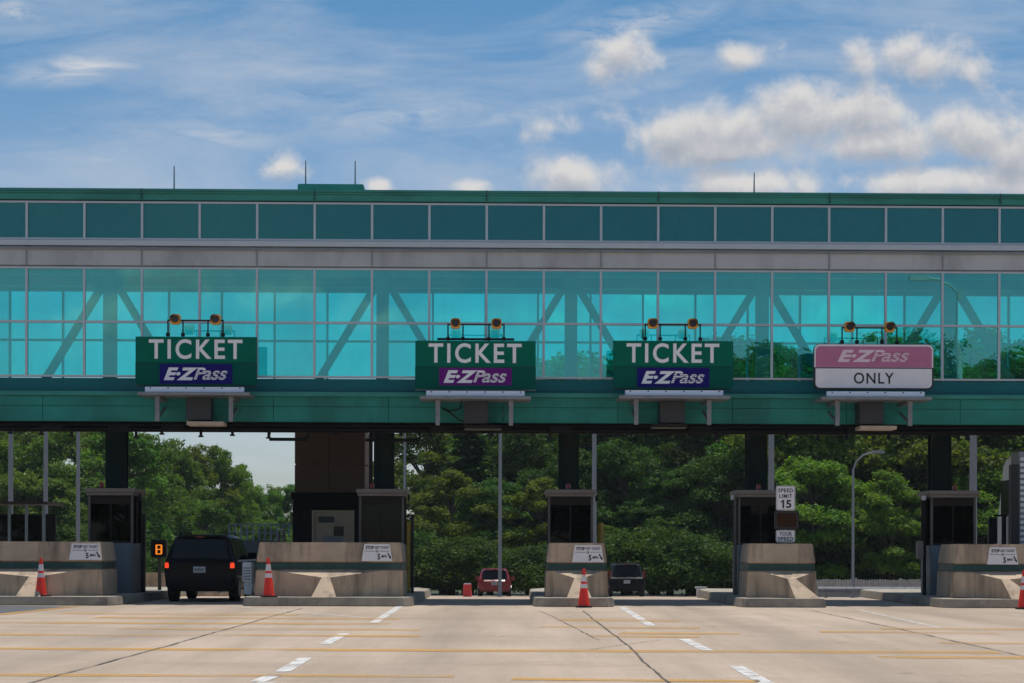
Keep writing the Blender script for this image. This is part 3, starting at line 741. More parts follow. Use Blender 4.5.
cone(269, 48.0, .215, .95, 'orange cone at the left end of the barrier by the black SUV', -1.2)
cone(584, 47.35, 0.012, .92, 'orange cone standing on the road before the middle island')
cone(1024, 47.0, 0.012, .92, 'orange cone cut off by the right edge of the view')

# ------------------------------------------------------------------ vehicles
def car(name, label, X, Y, z, W, H, L, paint, lit=False, style='suv', rail=True, yaw=0):
    t = thing(name, label, 'car', (X, Y, z), yaw)
    hw = W/2; gc = .24
    # side outline levels: each section (y, [(halfwidth, z)...]) from bottom to roof
    belt = H*(.60 if style == 'suv' else .56)
    def sec(y, zb, belt_z, top_z, wb, wtop, low=1.0):
        return [(hw*.86*low, zb), (hw*.97*low, zb+.14), (hw*1.0*low, (zb+belt_z)/2+.05), (hw*.975*low, belt_z), (wtop+(hw*.95-wtop)*.12, top_z-.09 if top_z-.09 > belt_z+.01 else belt_z+.02), (wtop*.86, top_z-.01 if top_z > belt_z+.05 else belt_z+.03), (0, top_z if top_z > belt_z+.05 else belt_z+.045)]
    wt = hw*.74
    rk = .24 if style == 'suv' else .45
    S = [sec(0.0, .42, belt*.93, belt*.93, hw, hw*.9, .95), sec(.06, .38, belt, belt+.0, hw, hw*.92, .985), sec(.12, .36, belt, belt+(H-belt)*.15, hw, hw*.90),
         sec(rk*.8, .34, belt, H*.93, hw, wt*1.0), sec(rk+.12, .30, belt, H-.015, hw, wt), sec(L*.35, gc+.04, belt, H, hw, wt), sec(L*.55, gc+.04, belt*.99, H-.01, hw, wt),
         sec(L*.64, gc+.04, belt*.98, H*.90, hw, wt*.98), sec(L*.76, gc+.05, belt*.97, belt*.98, hw, hw*.8), sec(L*.93, .32, belt*.88, belt*.88, hw, hw*.75,.96), sec(L, .36, belt*.78, belt*.78, hw, hw*.7, .86)]
    Yv = [0,.06,.12,rk*.8,rk+.12,L*.35,L*.55,L*.64,L*.76,L*.93,L]
    p = MB(); vs = []; n = 13
    for y, s in zip(Yv, S):
        for k in range(13):
            if k <= 6: vs.append((-s[k][0], y, s[k][1]))
            else: vs.append((s[12-k][0], y, s[12-k][1]))
    fs = [tuple(i*n+k for i, k in ((i_, k_), (i_, k_+1), (i_+1, k_+1), (i_+1, k_))) for i_ in range(len(Yv)-1) for k_ in range(n-1)]
    fs += [tuple(range(n)), tuple((len(Yv)-1)*n+k for k in range(n))[::-1]]
    fs += [(i_*n, (i_+1)*n, (i_+1)*n+n-1, i_*n+n-1) for i_ in range(len(Yv)-1)]
    p.add(vs, fs); p.build('body', paint, t, smooth=True)
    # rear window follows hatch slope
    def hatch(zz):          # y of hatch surface at height
        z_a, y_a, z_b, y_b = belt+(H-belt)*.15, .12, H*.93, rk*.8
        return y_a+(y_b-y_a)*(zz-z_a)/(z_b-z_a)
    za, zb = belt+.03, H*.925
    wa, wb_ = hw*.80, wt*.93
    e = .014
    p = MB(); rw = [(-wa,hatch(za)-e,za),(wa,hatch(za)-e,za),(wb_,hatch(zb)-e,zb),(-wb_,hatch(zb)-e,zb)]
    p.add(rw+[(x,y+.06,z_) for x,y,z_ in rw], [(0,1,2,3),(0,4,5,1),(1,5,6,2),(2,6,7,3),(3,7,4,0)]); win = p.build('rear_window', M['carglass'], t)
    p = MB(); p.bar((-.02,hatch(za)-.03,za+.05),(-.30,hatch(za+.16)-.03,za+.14), .015); p.build('wiper', M['trim'], win)
    # side glass
    for s in (-1, 1):
        p = MB()
        def sw(zz): return (hw*.975+(wt+(hw*.95-wt)*.12-hw*.975)*(zz-belt)/(H-.1-belt))+.006
        q0, q1 = belt+.04, H-.14
        for ya, yb, slA, slB in ((.30 if style=='suv' else .5, L*.24, .10, 0), (L*.25, L*.41, 0, 0), (L*.42, L*.585, 0, -.0)):
            extra = .25 if yb > L*.5 else 0
            v = [(s*sw(q0), ya, q0), (s*sw(q0), yb+extra, q0), (s*sw(q1), yb, q1), (s*sw(q1), ya+slA, q1)]
            p.add(v, [(0,1,2,3)])
        p.build('side_window', M['carglass'], t)
        p = MB(); mx_ = s*(hw+.06); p.add([], []); p.box(min(s*hw*.93, mx_+s*.0), max(s*hw*.93, mx_), L*.60, L*.60+.05, belt+.03, belt+.07)
        p.box(mx_-.10, mx_+.13, L*.58, L*.58+.11, belt-.02, belt+.22); p.build('wing_mirror', M['trim'] if paint is M['carblack'] else paint, t, .03)
    # lights
    for s in (-1, 1):
        lz0, lz1 = (belt*.81, belt*.81+.17) if style == 'suv' else (belt*.82, belt+.1)
        a, c = s*hw*.965, s*hw*(.83 if style == 'suv' else .62)
        if style == 'tall': lz0, lz1 = belt*.98, H*.80; c = s*hw*.88
        p = MB(); p.box(min(a,c), max(a,c), -.012, .16, lz0, lz1); p.build('tail_lamp', M['tail'] if lit else M['tailoff'], t, .025)
    p = MB(); p.box(-hw*.93, hw*.93, -.09, .10, .36, .60); p.box(-hw*.86,hw*.86,-.04,.1,.27,.36); p.build('rear_bumper', M['trim'] if style == 'suv' else paint, t, .035)
    p = MB(); p.box(-.155, .155, -.022, 0, belt*.72, belt*.72+.155); pl = p.build('number_plate', M['plateno'], t, .004)
    p = MB(); rr = random.Random(5)
    for k in range(6): p.box(-.115+k*.04, -.09+k*.04, -.025, -.022, belt*.72+.045, belt*.72+.11)
    p.build('plate_marks', M['box'], pl)
    p = MB(); p.box(-.11,.11, rk*.8-.05, rk*.8, H*.945, H*.975); p.build('brake_light', M['tailoff'], t)
    p = MB(); p.box(-wt*.8, wt*.8, rk*.8-.12, rk*.8+.1, H*.965, H*.99); p.build('spoiler', paint, t, .008)
    if rail:
        for s in (-1, 1):
            p = MB(); p.tube([(s*wt*.86, .6, H-.02),(s*wt*.86,.66,H+.035),(s*wt*.86,L*.5,H+.04),(s*wt*.86,L*.52,H-.03)], .018, 8); p.build('roof_rail', M['trim'], t)
    for yy in (.85, L-.85):
        for s in (-1, 1):
            r = .36 if style != 'hatch' else .33; cx = s*(hw-.13)
            p = MB(); n2 = 24; p.tube([(cx-.12,yy,r),(cx-.10,yy,r),(cx+.10,yy,r),(cx+.12,yy,r)], [r*.93,r,r,r*.93], n2); wh = p.build('wheel', M['rubber'], t, smooth=True)
            p = MB(); p.tube([(cx+s*.122,yy,r),(cx+s*.13,yy,r)], r*.62, 16); p.build('rim', M['rim'], wh)
    p = MB(); p.tube([(hw*.55,-.03,.26),(hw*.55,.3,.28)], .03, 8); p.build('exhaust_pipe', M['galv'], t)
    return t
car('parked_suv', 'large black SUV with lit tail lights stopped at the booth on the left', PX(199.5,51.2), 51.2, .006, 1.84, 1.74, 4.6, M['carblack'], True, 'suv')
bpy.data.objects['parked_suv'].name = 'suv'
car('hatchback', 'dark red hatchback driving away beyond the middle lane', PX(494.5,104), 104, ground_z(104)+.01, 1.76, 1.46, 4.2, M['carred'], False, 'hatch', False)
car('suv', 'small charcoal SUV with tall red tail lights driving away right of the middle island', PX(627,98), 98, ground_z(98)+.01, 1.82, 1.66, 4.4, M['cardark'], False, 'tall', True)

# truck at the right edge
t = thing('truck', 'white cab truck with a silver ribbed rear bulkhead at the right edge', 'truck', (14.25, 52.2, 0))
def tz(py, D=52.2): return PZ(py, D)
p = MB(); xl = PX(1019,52.2)-14.25
zz = tz(558)
p.box(xl, 1.25, .03, .9, tz(560), tz(450))
p.build('bulkhead', M['greywall'], t, .02)
p = MB(); z_ = tz(557)
while z_ < tz(455): p.box(xl+.02, 1.22, -.035, .028, z_, z_+.09); z_ += .15
p.build('rib', M['whitemetal'], t, .012)
p = MB(); p.box(xl-.20, xl-.005, .0, .3, tz(560), tz(463)); p.build('corner_post', M['black'], t, .01)
p = MB(); p.box(-1.0, 1.25, -.3, 6.0, .75, tz(562)); p.box(-.9,1.2,-.5,-.3,.45,.75); p.build('chassis', M['dark'], t)
cab = MB(); c0, c1 = 1.1, 3.3; xcl = -.76
prof = [(c0,1.0),(c1+.3,1.0),(c1+.3,2.1),(c1,2.5),(c1-.5,3.75),(c1-.9,3.95),(c0,3.95)]
cab.add([(xcl,y,z) for y,z in prof]+[(1.2,y,z) for y,z in prof], [tuple(range(7)), tuple(range(13,6,-1))]+[(i,7+i,7+(i+1)%7,(i+1)%7) for i in range(7)])
cb_ = cab.build('cab', M['whitemetal'], t, .09, seg=3)
p = MB(); p.box(xcl-.012, xcl-.002, c0+1.0, c1-.35, 2.35, 3.3); p.build('side_window', M['carglass'], t)
p = MB(); p.box(xcl-.52, xcl-.28, 2.2, 2.34, tz(543,54.4), tz(516,54.4)); p.box(xcl-.16, xcl-.04, 2.2, 2.3, tz(560,54.4), tz(514,54.4)); p.bar((xcl-.4,2.27,tz(543,54.4)-.05),(xcl+.05,2.27,tz(543,54.4)-.05), .05); p.bar((xcl-.4,2.27,tz(516,54.4)+.05),(xcl+.05,2.27,tz(516,54.4)+.05), .05)
p.build('wing_mirror', M['black'], t, .03)
p = MB(); p.tube([(xcl+.1,c0-.1,1.0),(xcl+.1,c0-.1,3.2)], .09, 12); p.build('exhaust_stack', M['black'], t)
for yy in (.2, 1.6, 4.6):
    p = MB(); r = .5; p.tube([(-1.0,yy,r),(-.97,yy,r),(-.45,yy,r),(-.42,yy,r)], [r*.93,r,r,r*.93], 24); wh = p.build('wheel', M['rubber'], t, smooth=True)
    p = MB(); p.tube([(-1.01,yy,r),(-1.003,yy,r)], r*.55, 16); p.build('rim', M['rim'], wh)
    p = MB(); p.tube([(.55,yy,r),(1.15,yy,r)], r, 24); p.build('wheel', M['rubber'], t, smooth=True)

# ------------------------------------------------------------------ small lane equipment
D = 56; t = thing('payment_display', 'small lit amber display on a post left of the black SUV', 'lane display', (PX(159.5,D), D, .0))
p = MB(); p.box(-.045,.045,0,.08,0,PZ(557,D)); p.build('post', M['boothpost'], t)
p = MB(); p.box(-.24,.20,-.05,.2,PZ(558.5,D),PZ(541,D)); hs = p.build('housing', M['black'], t, .02)
p = MB(); p.box(-.15,.13,-.062,-.051,PZ(556,D),PZ(544,D)); p.build('display_screen', M['lens'], hs)
p = MB()
for zz in (545.5,549.8,554.3): p.box(-.09,.07,-.07,-.063,PZ(zz+1.1,D),PZ(zz,D))
p.box(-.10,-.05,-.072,-.064,PZ(555,D),PZ(546,D)); p.box(.04,.09,-.072,-.064,PZ(555,D),PZ(546,D)); p.build('display_bars', M['amber'], hs)
D = 50.6; t = thing('ticket_machine', 'white ticket machine cabinet on the island right of the black SUV', 'ticket machine', (PX(247,D), D, .21))
p = MB(); zt = PZ(563,D)-.21; p.box(-.12,.12,0,.5,.32,zt); p.box(-.08,.08,.05,.4,0,.32); bd = p.build('cabinet', M['whitemetal'], t, .02)
p = MB()
for k in range(5): p.box(-.09,.09,-.008,0,.38+k*.07,.41+k*.07)
p.build('louvre', M['greywall'], bd)
p = MB(); p.tube([(.1,-.05,0),(.13,-.05,.25),(.1,-.05,.35)], .03, 8); p.build('hose', M['whitemetal'], t)
p = MB(); p.bar((-.25,.2,zt+.03),(.2,.2,zt+.06), .05); p.build('arm', M['galv'], t)
D = 96; t = thing('traffic_barrel', 'red plastic traffic barrel left of the dark red hatchback', 'traffic barrel', (PX(467.5,D), D, ground_z(D)))
hh = .60; p = MB(); p.tube([(0,0,0),(0,0,.03),(0,0,hh*.9),(0,0,hh)], [.24,.22,.19,.2], 18); p.build('drum', M['redplastic'], t, smooth=True)
p = MB(); p.tube([(0,0,hh),(0,0,hh+.05)], .17, 12); p.build('lid', M['collar'], t)

# ------------------------------------------------------------------ poles
def pole(px, D, wpx, lab, ytop=392, ybase_px=None, arm=0):
    X = PX(px, D); z = ground_z(D); h = PZ(ytop, D)-z; r = wpx*D/F/2
    t = thing('lamp_post', lab, 'lamp post', (X, D, z), 0, 'grey lamp posts behind the plaza')
    p = MB(); p.tube([(0,0,0),(0,0,h*.5),(0,0,h)], [r*1.08,r,r*.85], 12); p.box(-r*2,r*2,-r*2,r*2,0,.05); p.build('pole', M['post'], t, smooth=True)
    if arm:
        p = MB(); p.tube([(0,0,h-.05),(arm*.15,0,h+.35),(arm*.5,0,h+.7),(arm,0,h+.85)], r*.6, 8); p.build('arm', M['post'], t, smooth=True)
        p = MB(); p.prism_xz([(arm-.1,h+.78),(arm+.5,h+.78),(arm+.62,h+.84),(arm+.45,h+.95),(arm,h+.93)], -.14, .14); p.build('lamp_head', M['post'], t, .03)
    else:
        p = MB(); p.box(-.5,.5,-.12,.12,h,h+.12); p.build('lamp_head', M['post'], t, .03)
for a in ((10.5,80,5.0,'thick grey post nearest the left edge'),(45.5,84,4.6,'grey post between the two leftmost posts and the booth, second from left'),(78,92,4.0,'slim grey post just left of the far left booth'),
          (404.5,110,2.6,'thin grey post right of the stair tower'),(500,102,3.4,'tall grey post rising behind the dark red hatchback'),(594,88,4.6,'pale post behind the middle booth'),
          (771,80,6.0,'pale post beside the dark column over the speed limit sign'),(973,78,7.6,'thick pale post between the right booth and the truck')):
    pole(*a)
pole(853, 100, 2.8, 'curved arm lamp post standing by the fence at right', ytop=468, arm=1.0)

# ------------------------------------------------------------------ fence, railing, far structures
D = 108; xa, xb = PX(812,D), PX(1080,D); zt = ground_z(D)
t = thing('boundary_fence', 'long weathered grey fence running below the trees at right', 'fence', (xa, D, zt))
p = MB(); x = 0; rr = random.Random(2)
hF = PZ(578.5,D)-zt
while x < xb-xa: p.box(x, x+.12, 0, .03, .02, hF+rr.uniform(-.03,.03)); x += .145
p.build('pickets', M['fencewood'], t)
x = 0
while x < xb-xa:
    p = MB(); p.box(x-.05,x+.05,.03,.13,0,hF+.08); p.build('post', M['fencewood'], t); x += 2.4
p = MB(); p.box(0,xb-xa,.031,.08,hF*.8,hF*.86); p.build('rail', M['fencewood'], t)
D = 72; xa, xb = PX(818,D), PX(1100,D)
t = thing('guard_rail', 'low pale steel guard rail crossing behind the right booth', 'guard rail', (xa, D, ground_z(D)))
p = MB(); L = xb-xa
prof = [(0,.35),(-.05,.42),(0,.49),(-.05,.56),(0,.63),(.02,.63),(-.03,.56),(.02,.49),(-.03,.42),(.02,.35)]
p.add([(0,y,z-.22) for y,z in prof]+[(L,y,z-.22) for y,z in prof], [(i,(i+1)%10,10+(i+1)%10,10+i) for i in range(10)]); p.build('rail', M['galv'], t)
x = .3
while x < L: p = MB(); p.box(x-.05,x+.05,.03,.15,0,.40); p.build('post', M['galv'], t); x += 1.9
D = 60.5; t = thing('end_marker', 'small pale blue and white marker block on the road left of the speed sign island', 'marker', (PX(704,D), D, ground_z(D)))
p = MB(); p.box(-.2,.2,0,.3,0,.28); p.build('block', M['lampstrip'], t, .02); p = MB(); p.box(-.25,.1,-.01,.3,.281,.33); p.build('cap', M['whitemetal'], t, .01)
# overpass railing at left
D = 140; xa, xb = PX(228,D), PX(330,D); z0 = ground_z(D); zt = PZ(524.5,D)-z0; zm = PZ(541,D)-z0
t = thing('railing_wall', 'grey railing on a low wall behind the black SUV and stair tower', 'railing', (xa, D, z0))
p = MB(); p.box(0,xb-xa,0,.4,0,zm); p.build('wall', M['box'], t)
p = MB(); x = 0; L = xb-xa
while x < L: p.box(x,x+.10,.1,.2,zm,zt-.06); x += .42
p.box(0,L,.08,.24,zt-.08,zt); p.box(0,L,.08,.24,zm+.5,zm+.6); p.build('railing', M['boothpanel'], t)
D = 62; t = thing('hoop_stand', 'small dark hooped pipe stand behind the barrier left of the stair tower', 'pipe stand', (PX(281,D), D, ground_z(D)))
z1 = PZ(531,D)-ground_z(D); p = MB(); p.tube([(-.06,0,0),(-.06,0,z1-.08),(-.02,0,z1),(.06,0,z1),(.10,0,z1-.08),(.10,0,z1-.5)], .035, 8); p.build('pipe', M['black'], t)
# low sunlit wall behind the left booth
D = 64; t = thing('median_barrier', 'low tan concrete median barrier glimpsed between the far left booth and the SUV', 'barrier', (PX(150,D), D, ground_z(D)))
p = MB(); L = PX(252,D)-PX(118,D)
pr = [(-.25,0),(-.25,.1),(-.1,.35),(-.07,.75),(.07,.75),(.1,.35),(.25,.1),(.25,0)]
p.add([(-1.2,y,z) for y,z in pr]+[(L-1.2,y,z) for y,z in pr], [(i,(i+1)%8,8+(i+1)%8,8+i) for i in range(8)]+[tuple(range(8)), tuple(range(15,7,-1))]); p.build('body', M['conc'], t)
# shelter far left
D = 70; xa, xb = PX(-60,D), PX(43,D); z0 = ground_z(D)
t = thing('glazed_shelter', 'dark glazed shelter with thin posts behind the far left barrier', 'shelter', (xa, D, z0))
zt = PZ(503,D)-z0; L = xb-xa
p = MB(); p.box(-.2,L+.2,-.2,2.4,zt-.08,zt); p.build('roof', M['bronze'], t)
p = MB(); p.box(0,L,1.9,2.0,0,zt-.4); p.build('rear_wall', M['dark'], t); p = MB(); p.box(.0,L,0,.05,0,1.0); p.build('front_panel', M['dark'], t)
for k in range(7):
    p = MB(); p.box(k*L/6-.05,k*L/6+.05,0.06,.14,0,zt-.09); p.build('post', M['boothpanel'], t)
p = MB(); p.add([(0,.1,1.0),(L,.1,1.0),(L,.1,zt-.5),(0,.1,zt-.5)], [(0,1,2,3)]); p.build('glazing', M['boothglass'], t)
# shed behind booth 2 at 413-425
D = 120; t = thing('utility_shed', 'small grey utility shed seen right of the stair tower booth', 'shed', (PX(417,D), D, ground_z(D)))
z0 = ground_z(D); zt = PZ(564,D)-z0
p = MB(); p.box(-.9,.55,0,1.5,0,zt); p.build('wall', M['greywall'], t, .01)
p = MB(); p.box(-1.0,.65,-.1,1.6,zt,zt+.07); p.build('roof', M['whitemetal'], t)
p = MB(); p.box(-.75,.15,-.02,0,0,zt-.15); p.build('door', M['box'], t)

# ------------------------------------------------------------------ trees
def quads_mesh(name, cen, nor, size, mat, rs):
    n = len(cen)
    a = rs.normal(size=(n,3)); u = np.cross(nor, a); u /= np.linalg.norm(u,axis=1)[:,None]+1e-9
    v = np.cross(nor, u)
    su = size[:,None]*(.5+.2*rs.rand(n,1)); sv = size[:,None]*(.34+.2*rs.rand(n,1))
    bend = nor*size[:,None]*.12
    P4 = np.stack([cen-u*su, cen-v*sv+bend, cen+u*su, cen+v*sv+bend], 1).reshape(-1,3)
    me = bpy.data.meshes.new(name); me.vertices.add(n*4); me.vertices.foreach_set('co', P4.ravel())
    me.loops.add(n*4); me.loops.foreach_set('vertex_index', np.arange(n*4, dtype=np.int32))
    me.polygons.add(n); me.polygons.foreach_set('loop_start', np.arange(0, n*4, 4, dtype=np.int32))
    me.update(calc_edges=True); me.validate()
    me.materials.append(mat); return me
def crown(seed, H, W, kind, mat, nleaf, ls=1.0):
    rs = np.random.RandomState(seed); cen = []; nor = []; size = []; cl = []
    if kind == 'conifer':
        lv = 30
        for i in range(lv):
            f = i/(lv-1); z = H*(.10+.89*f); r = W/2*(1-f)**.85*rs.uniform(.75,1.15)+.15
            nb = int(5+8*(1-f))
            for k in range(nb):
                a = rs.uniform(0,6.28); ln = r*rs.uniform(.55,1.1)
                m = max(8, int(nleaf/(lv*9)*(.4+1.5*ln/(W/2))))
                tt = rs.rand(m)**.7
                c = np.stack([np.cos(a)*ln*tt, np.sin(a)*ln*tt, z-ln*tt*.18+.12*tt*tt*ln], 1)+rs.normal(size=(m,3))*[.22,.22,.10]
                cen.append(c); nn = rs.normal(size=(m,3))*.4+[0,0,1.0]; nor.append(nn); size.append(rs.uniform(.18,.42,m))
    else:
        nc = 85
        for i in range(nc):
            # points mostly near a lumpy ellipsoid shell
            d = rs.normal(size=3); d /= np.linalg.norm(d)
            if d[2] < -.75: d[2] *= -1
            rr_ = rs.uniform(.45,1.0)**.5
            lump = 1+.16*math.sin(3.1*math.atan2(d[1],d[0])+seed)+.1*math.sin(7*d[2]+seed*2)
            zc = H*.50; hz = H*.50
            wid = W/2*(1.0-.30*max(0,d[2])**2)
            c0 = np.array([d[0]*wid*rr_*lump, d[1]*wid*rr_*lump, zc+d[2]*hz*rr_])
            s = rs.uniform(.075,.18)*W*(1-.35*max(0,d[2]))
            cl.append((c0, s))
            m = int(nleaf/nc*(s/(W*.135))**2)
            q = rs.normal(size=(m,3)); q /= np.linalg.norm(q,axis=1)[:,None]
            q[:,2] = np.where(q[:,2] < -.35, -q[:,2]*rs.rand(m), q[:,2])
            rad = rs.uniform(.55,1.12,m)**.6
            c = c0+q*rad[:,None]*np.array([s,s,s*.72])+rs.normal(size=(m,3))*.14
            # twigs sticking out
            cen.append(c); nn = q*.6+rs.normal(size=(m,3))*.65+[0,0,.35]; nor.append(nn); size.append(rs.uniform(.12,.30,m))
    cen = np.concatenate(cen); nor = np.concatenate(nor); nor /= np.linalg.norm(nor,axis=1)[:,None]+1e-9; size = np.concatenate(size)*ls
    return quads_mesh('crown', cen, nor, size, mat, rs), cl
def trunk_mesh(seed, H, W, cl, kind):
    rr = random.Random(seed); b = MB(); r = H*.017
    top = H*(.95 if kind == 'conifer' else .72)
    pts = [(0,0,-.3),(0,0,H*.12),(rr.uniform(-.2,.2),rr.uniform(-.2,.2),H*.38),(rr.uniform(-.3,.3),rr.uniform(-.3,.3),top)]
    b.tube(pts, [r*1.5,r,r*.75,r*.15], 8)
    for (c, s) in (cl[::4] if cl else []):
        z0 = max(H*.15, min(top*.9, c[2]-H*.15)); b.tube([(0,0,z0), (c[0]*.5,c[1]*.5,(z0+c[2])/2+.2), tuple(c)], [r*.45,r*.28,r*.08], 5)
    me_o = b.build('trunk', M['bark']); me = me_o.data; bpy.data.objects.remove(me_o); return me
variants = []
for sd, H, W, kind, mt, nl in ((1,16,10,'broad','leaf',42000),(2,15,8,'broad','leafbright',38000),(3,17,11,'broad','leaf',44000),(4,14,9,'broad','leafbright',38000),(5,17,7,'conifer','needle',24000),(6,13,7,'broad','leaf',30000),(7,17,11,'broad','leafdark',42000),(8,16,9,'broad','leafdark',38000)):
    cm, cl = crown(sd, H, W, kind, M[mt], nl); tm = trunk_mesh(sd, H, W, cl, kind); variants.append((cm, tm, H, W))
bcm, bcl = crown(11, 3.2, 4.2, 'broad', M['leafdark'], 20000, .55)
TREES = 0
def tree(px, D, ytop, v, lab, group, wscale=1.0, X=None, kind='tree'):
    cm, tm, H, W = variants[v]; z = ground_z(D) if D > 0 else 0; x = PX(px, D) if X is None else X
    h = PZ(ytop, D)-z; s = h/H
    nm = 'conifer_tree' if v == 4 else 'broadleaf_tree'
    t = thing(nm, lab, 'tree', (x, D, z), rnd.uniform(0,6.28), group); t.scale = (s*wscale, s*wscale, s)
    for n_, me in (('crown', cm), ('trunk', tm)):
        o = bpy.data.objects.new(n_, me); C.objects.link(o); o.parent = t
    return t
GL, GC, GR, GB = 'distant trees at left', 'trees behind the middle lanes', 'trees behind the right lanes', 'trees on the far side of the approach'
L1 = 'tall tree in the green belt at far left behind the slim posts'
for px, D, yt, v in ((-120,165,430,0),(-60,175,420,3),(-15,160,418,1),(22,170,412,2),(55,158,425,0),(84,172,415,3),(112,160,420,5)):
    tree(px, D, yt, v, L1, GL, 1.15)
for px, D, yt, v, lab in ((143,168,433,2,'round topped tree left of the gap of open sky'),(172,178,443,0,'tree stepping down from the round topped tree toward the sky gap'),
    (193,182,446,1,'slender tree in the middle of the descending treeline above the black SUV'),(213,186,447,1,'narrow tree nearest the open sky above the black SUV'),(224,184,450,1,'second narrow tree in the descending treeline'),
    (240,188,465,1,'short narrow tree at the foot of the descending treeline'),(256,196,483,3,'low tree under the open sky left of the stair tower'),(274,200,488,1,'low bright tree touching the left edge of the stair tower'),(296,198,484,5,'tree half hidden by the stair tower'),(318,200,480,0,'tree hidden mostly behind the stair tower')):
    tree(px, D, yt, v, lab, GL, 1.0 if 'narrow' not in lab else .75)
L2 = 'broad tree whose crown fills the opening over the middle lanes'
for px, D, yt, v in ((160,200,470,3),(230,205,490,0),(205,172,500,5),(130,165,500,5),(265,175,520,5),(60,150,480,5),(20,150,470,3)):
    tree(px, D, yt, v, 'shorter tree in the lower tier of the green belt at left', 'lower trees at left', 1.4)
for px, D, yt, v in ((424,140,418,0),(446,150,398,4),(468,138,412,4),(505,146,395,2),(530,138,420,6),(552,142,368,1),(578,150,344,3),(604,140,385,7),(628,152,395,0),(655,142,388,6),(692,150,350,2),(718,140,340,7),(570,134,450,7),(625,134,440,6),(690,134,440,6)):
    tree(px, D, yt, v, L2 if v != 4 else 'dark conifer left of the tall post over the middle lane', GC, 1.15 if v != 4 else 1.5)
for px, D, yt, v in ((540,128,478,1),(452,130,470,1),(608,126,525,1),(670,132,470,7),(720,130,455,6),(490,131,480,6),(640,131,500,7)):
    tree(px, D, yt, v, 'lower tree at the front of the belt behind the middle lanes', 'lower trees behind the middle lanes', 1.35)
L3 = 'sunlit tree in the belt behind the right lanes'
for px, D, yt, v in ((745,138,338,6),(775,146,345,2),(808,130,350,1),(835,142,338,3),(868,134,340,1),(900,144,338,0),(930,132,352,3),(962,140,338,1),(1000,134,340,2),(1035,142,338,3),(1075,136,340,0),(1120,140,340,1),(760,150,340,3),(885,152,335,2),(985,150,335,0),(1055,150,335,6)):
    tree(px, D, yt, v, L3, GR, 1.1)
for px, D, yt, v in ((775,126,520,7),(812,124,452,3),(852,124,505,6),(890,122,470,1),(935,124,500,7),(985,126,465,3),(1040,124,480,1)):
    tree(px, D, yt, v, 'lower tree in front of the right hand belt above the grey fence', 'lower trees above the grey fence', 1.3)
bushes = []
for i in range(76):
    px = -60+(i%38)*31+rnd.uniform(-8,8); D = (118 if i < 38 else 131)+rnd.uniform(-3,3)
    if i < 38 and 800 < px: continue
    if 150 < px < 300: D = 150
    t = thing('bush', 'dark bush at the foot of the tree belt', 'bush', (PX(px,D), D, ground_z(D)), rnd.uniform(0,6), 'bushes at the foot of the tree belt')
    s = rnd.uniform(.85,1.3); t.scale = (s*1.2, s, s*rnd.uniform(.8,1.1))
    o = bpy.data.objects.new('foliage', bcm); C.objects.link(o); o.parent = t
# approach side (behind the camera, seen as reflection in the glass)
for x, y, h, v in ((19,-38,13.5,3),(24,-36,14.5,5),(29,-37,15,1),(35,-37,15,5),(42,-36,16,0),(48,-37,15,5),(4.5,-40,12.5,3),(9,-45,13,2),(17,-44,15.5,0),(22,-40,17,2),(27,-46,16,3),(33,-42,17.5,0),(39,-40,16,2),(45,-44,17,3),(52,-40,16,1),(7,-48,13.5,5),(-30,-52,10,1),(-44,-50,12,0),(60,-42,16,0)):
    cm, tm, H, W = variants[v]
    t = thing('broadleaf_tree', 'tree beside the approach road, mirrored in the bridge glass', 'tree', (x,y,0), rnd.uniform(0,6), GB); s = h/H; t.scale = (s*1.45,s*1.45,s)
    for n_, me in (('crown', cm), ('trunk', tm)):
        o = bpy.data.objects.new(n_, me); C.objects.link(o); o.parent = t
t = thing('lamp_post', 'tall white lamp post mirrored in the glass at right', 'lamp post', (20.2, 20, 0))
p = MB(); p.tube([(0,0,0),(0,0,12.6)], [.17,.12], 10); p.build('pole', M['whitemetal'], t, smooth=True)
p = MB(); p.tube([(0,0,12.4),(-.5,0,12.9),(-1.3,0,13.0)], .07, 8); p.box(-1.9,-1.2,-.2,.2,12.9,13.1); p.build('lamp_head', M['whitemetal'], t)

# ------------------------------------------------------------------ world
SUN_EL, SUN_AZ = R(74), R(14)          # azimuth from +Y toward +X
w = bpy.data.worlds.new('World'); scene.world = w; w.use_nodes = True
nt = w.node_tree; nt.nodes.clear(); out = nt.nodes.new('ShaderNodeOutputWorld'); bg = nt.nodes.new('ShaderNodeBackground')
nt.links.new(bg.outputs[0], out.inputs[0])
tc = N(nt, 'ShaderNodeTexCoord').outputs['Generated']
sep = N(nt, 'ShaderNodeSeparateXYZ'); nt.links.new(tc, sep.inputs[0])
sky = N(nt, 'ShaderNodeTexSky'); sky.sky_type = 'NISHITA'; sky.sun_disc = False; sky.sun_elevation = SUN_EL; sky.sun_rotation = SUN_AZ
sky.air_density = 1.0; sky.dust_density = .6; sky.ozone_density = 1.5
yabs = math_(nt, 'MAXIMUM', math_(nt, 'ABSOLUTE', sep.outputs[1]), .08)
u = math_(nt, 'MULTIPLY', math_(nt, 'DIVIDE', sep.outputs[0], yabs), math_(nt, 'SIGN', sep.outputs[1])); v = math_(nt, 'DIVIDE', sep.outputs[2], yabs)
cmb = N(nt, 'ShaderNodeCombineXYZ'); nt.links.new(u, cmb.inputs[0]); nt.links.new(v, cmb.inputs[1])
uv = cmb.outputs[0]
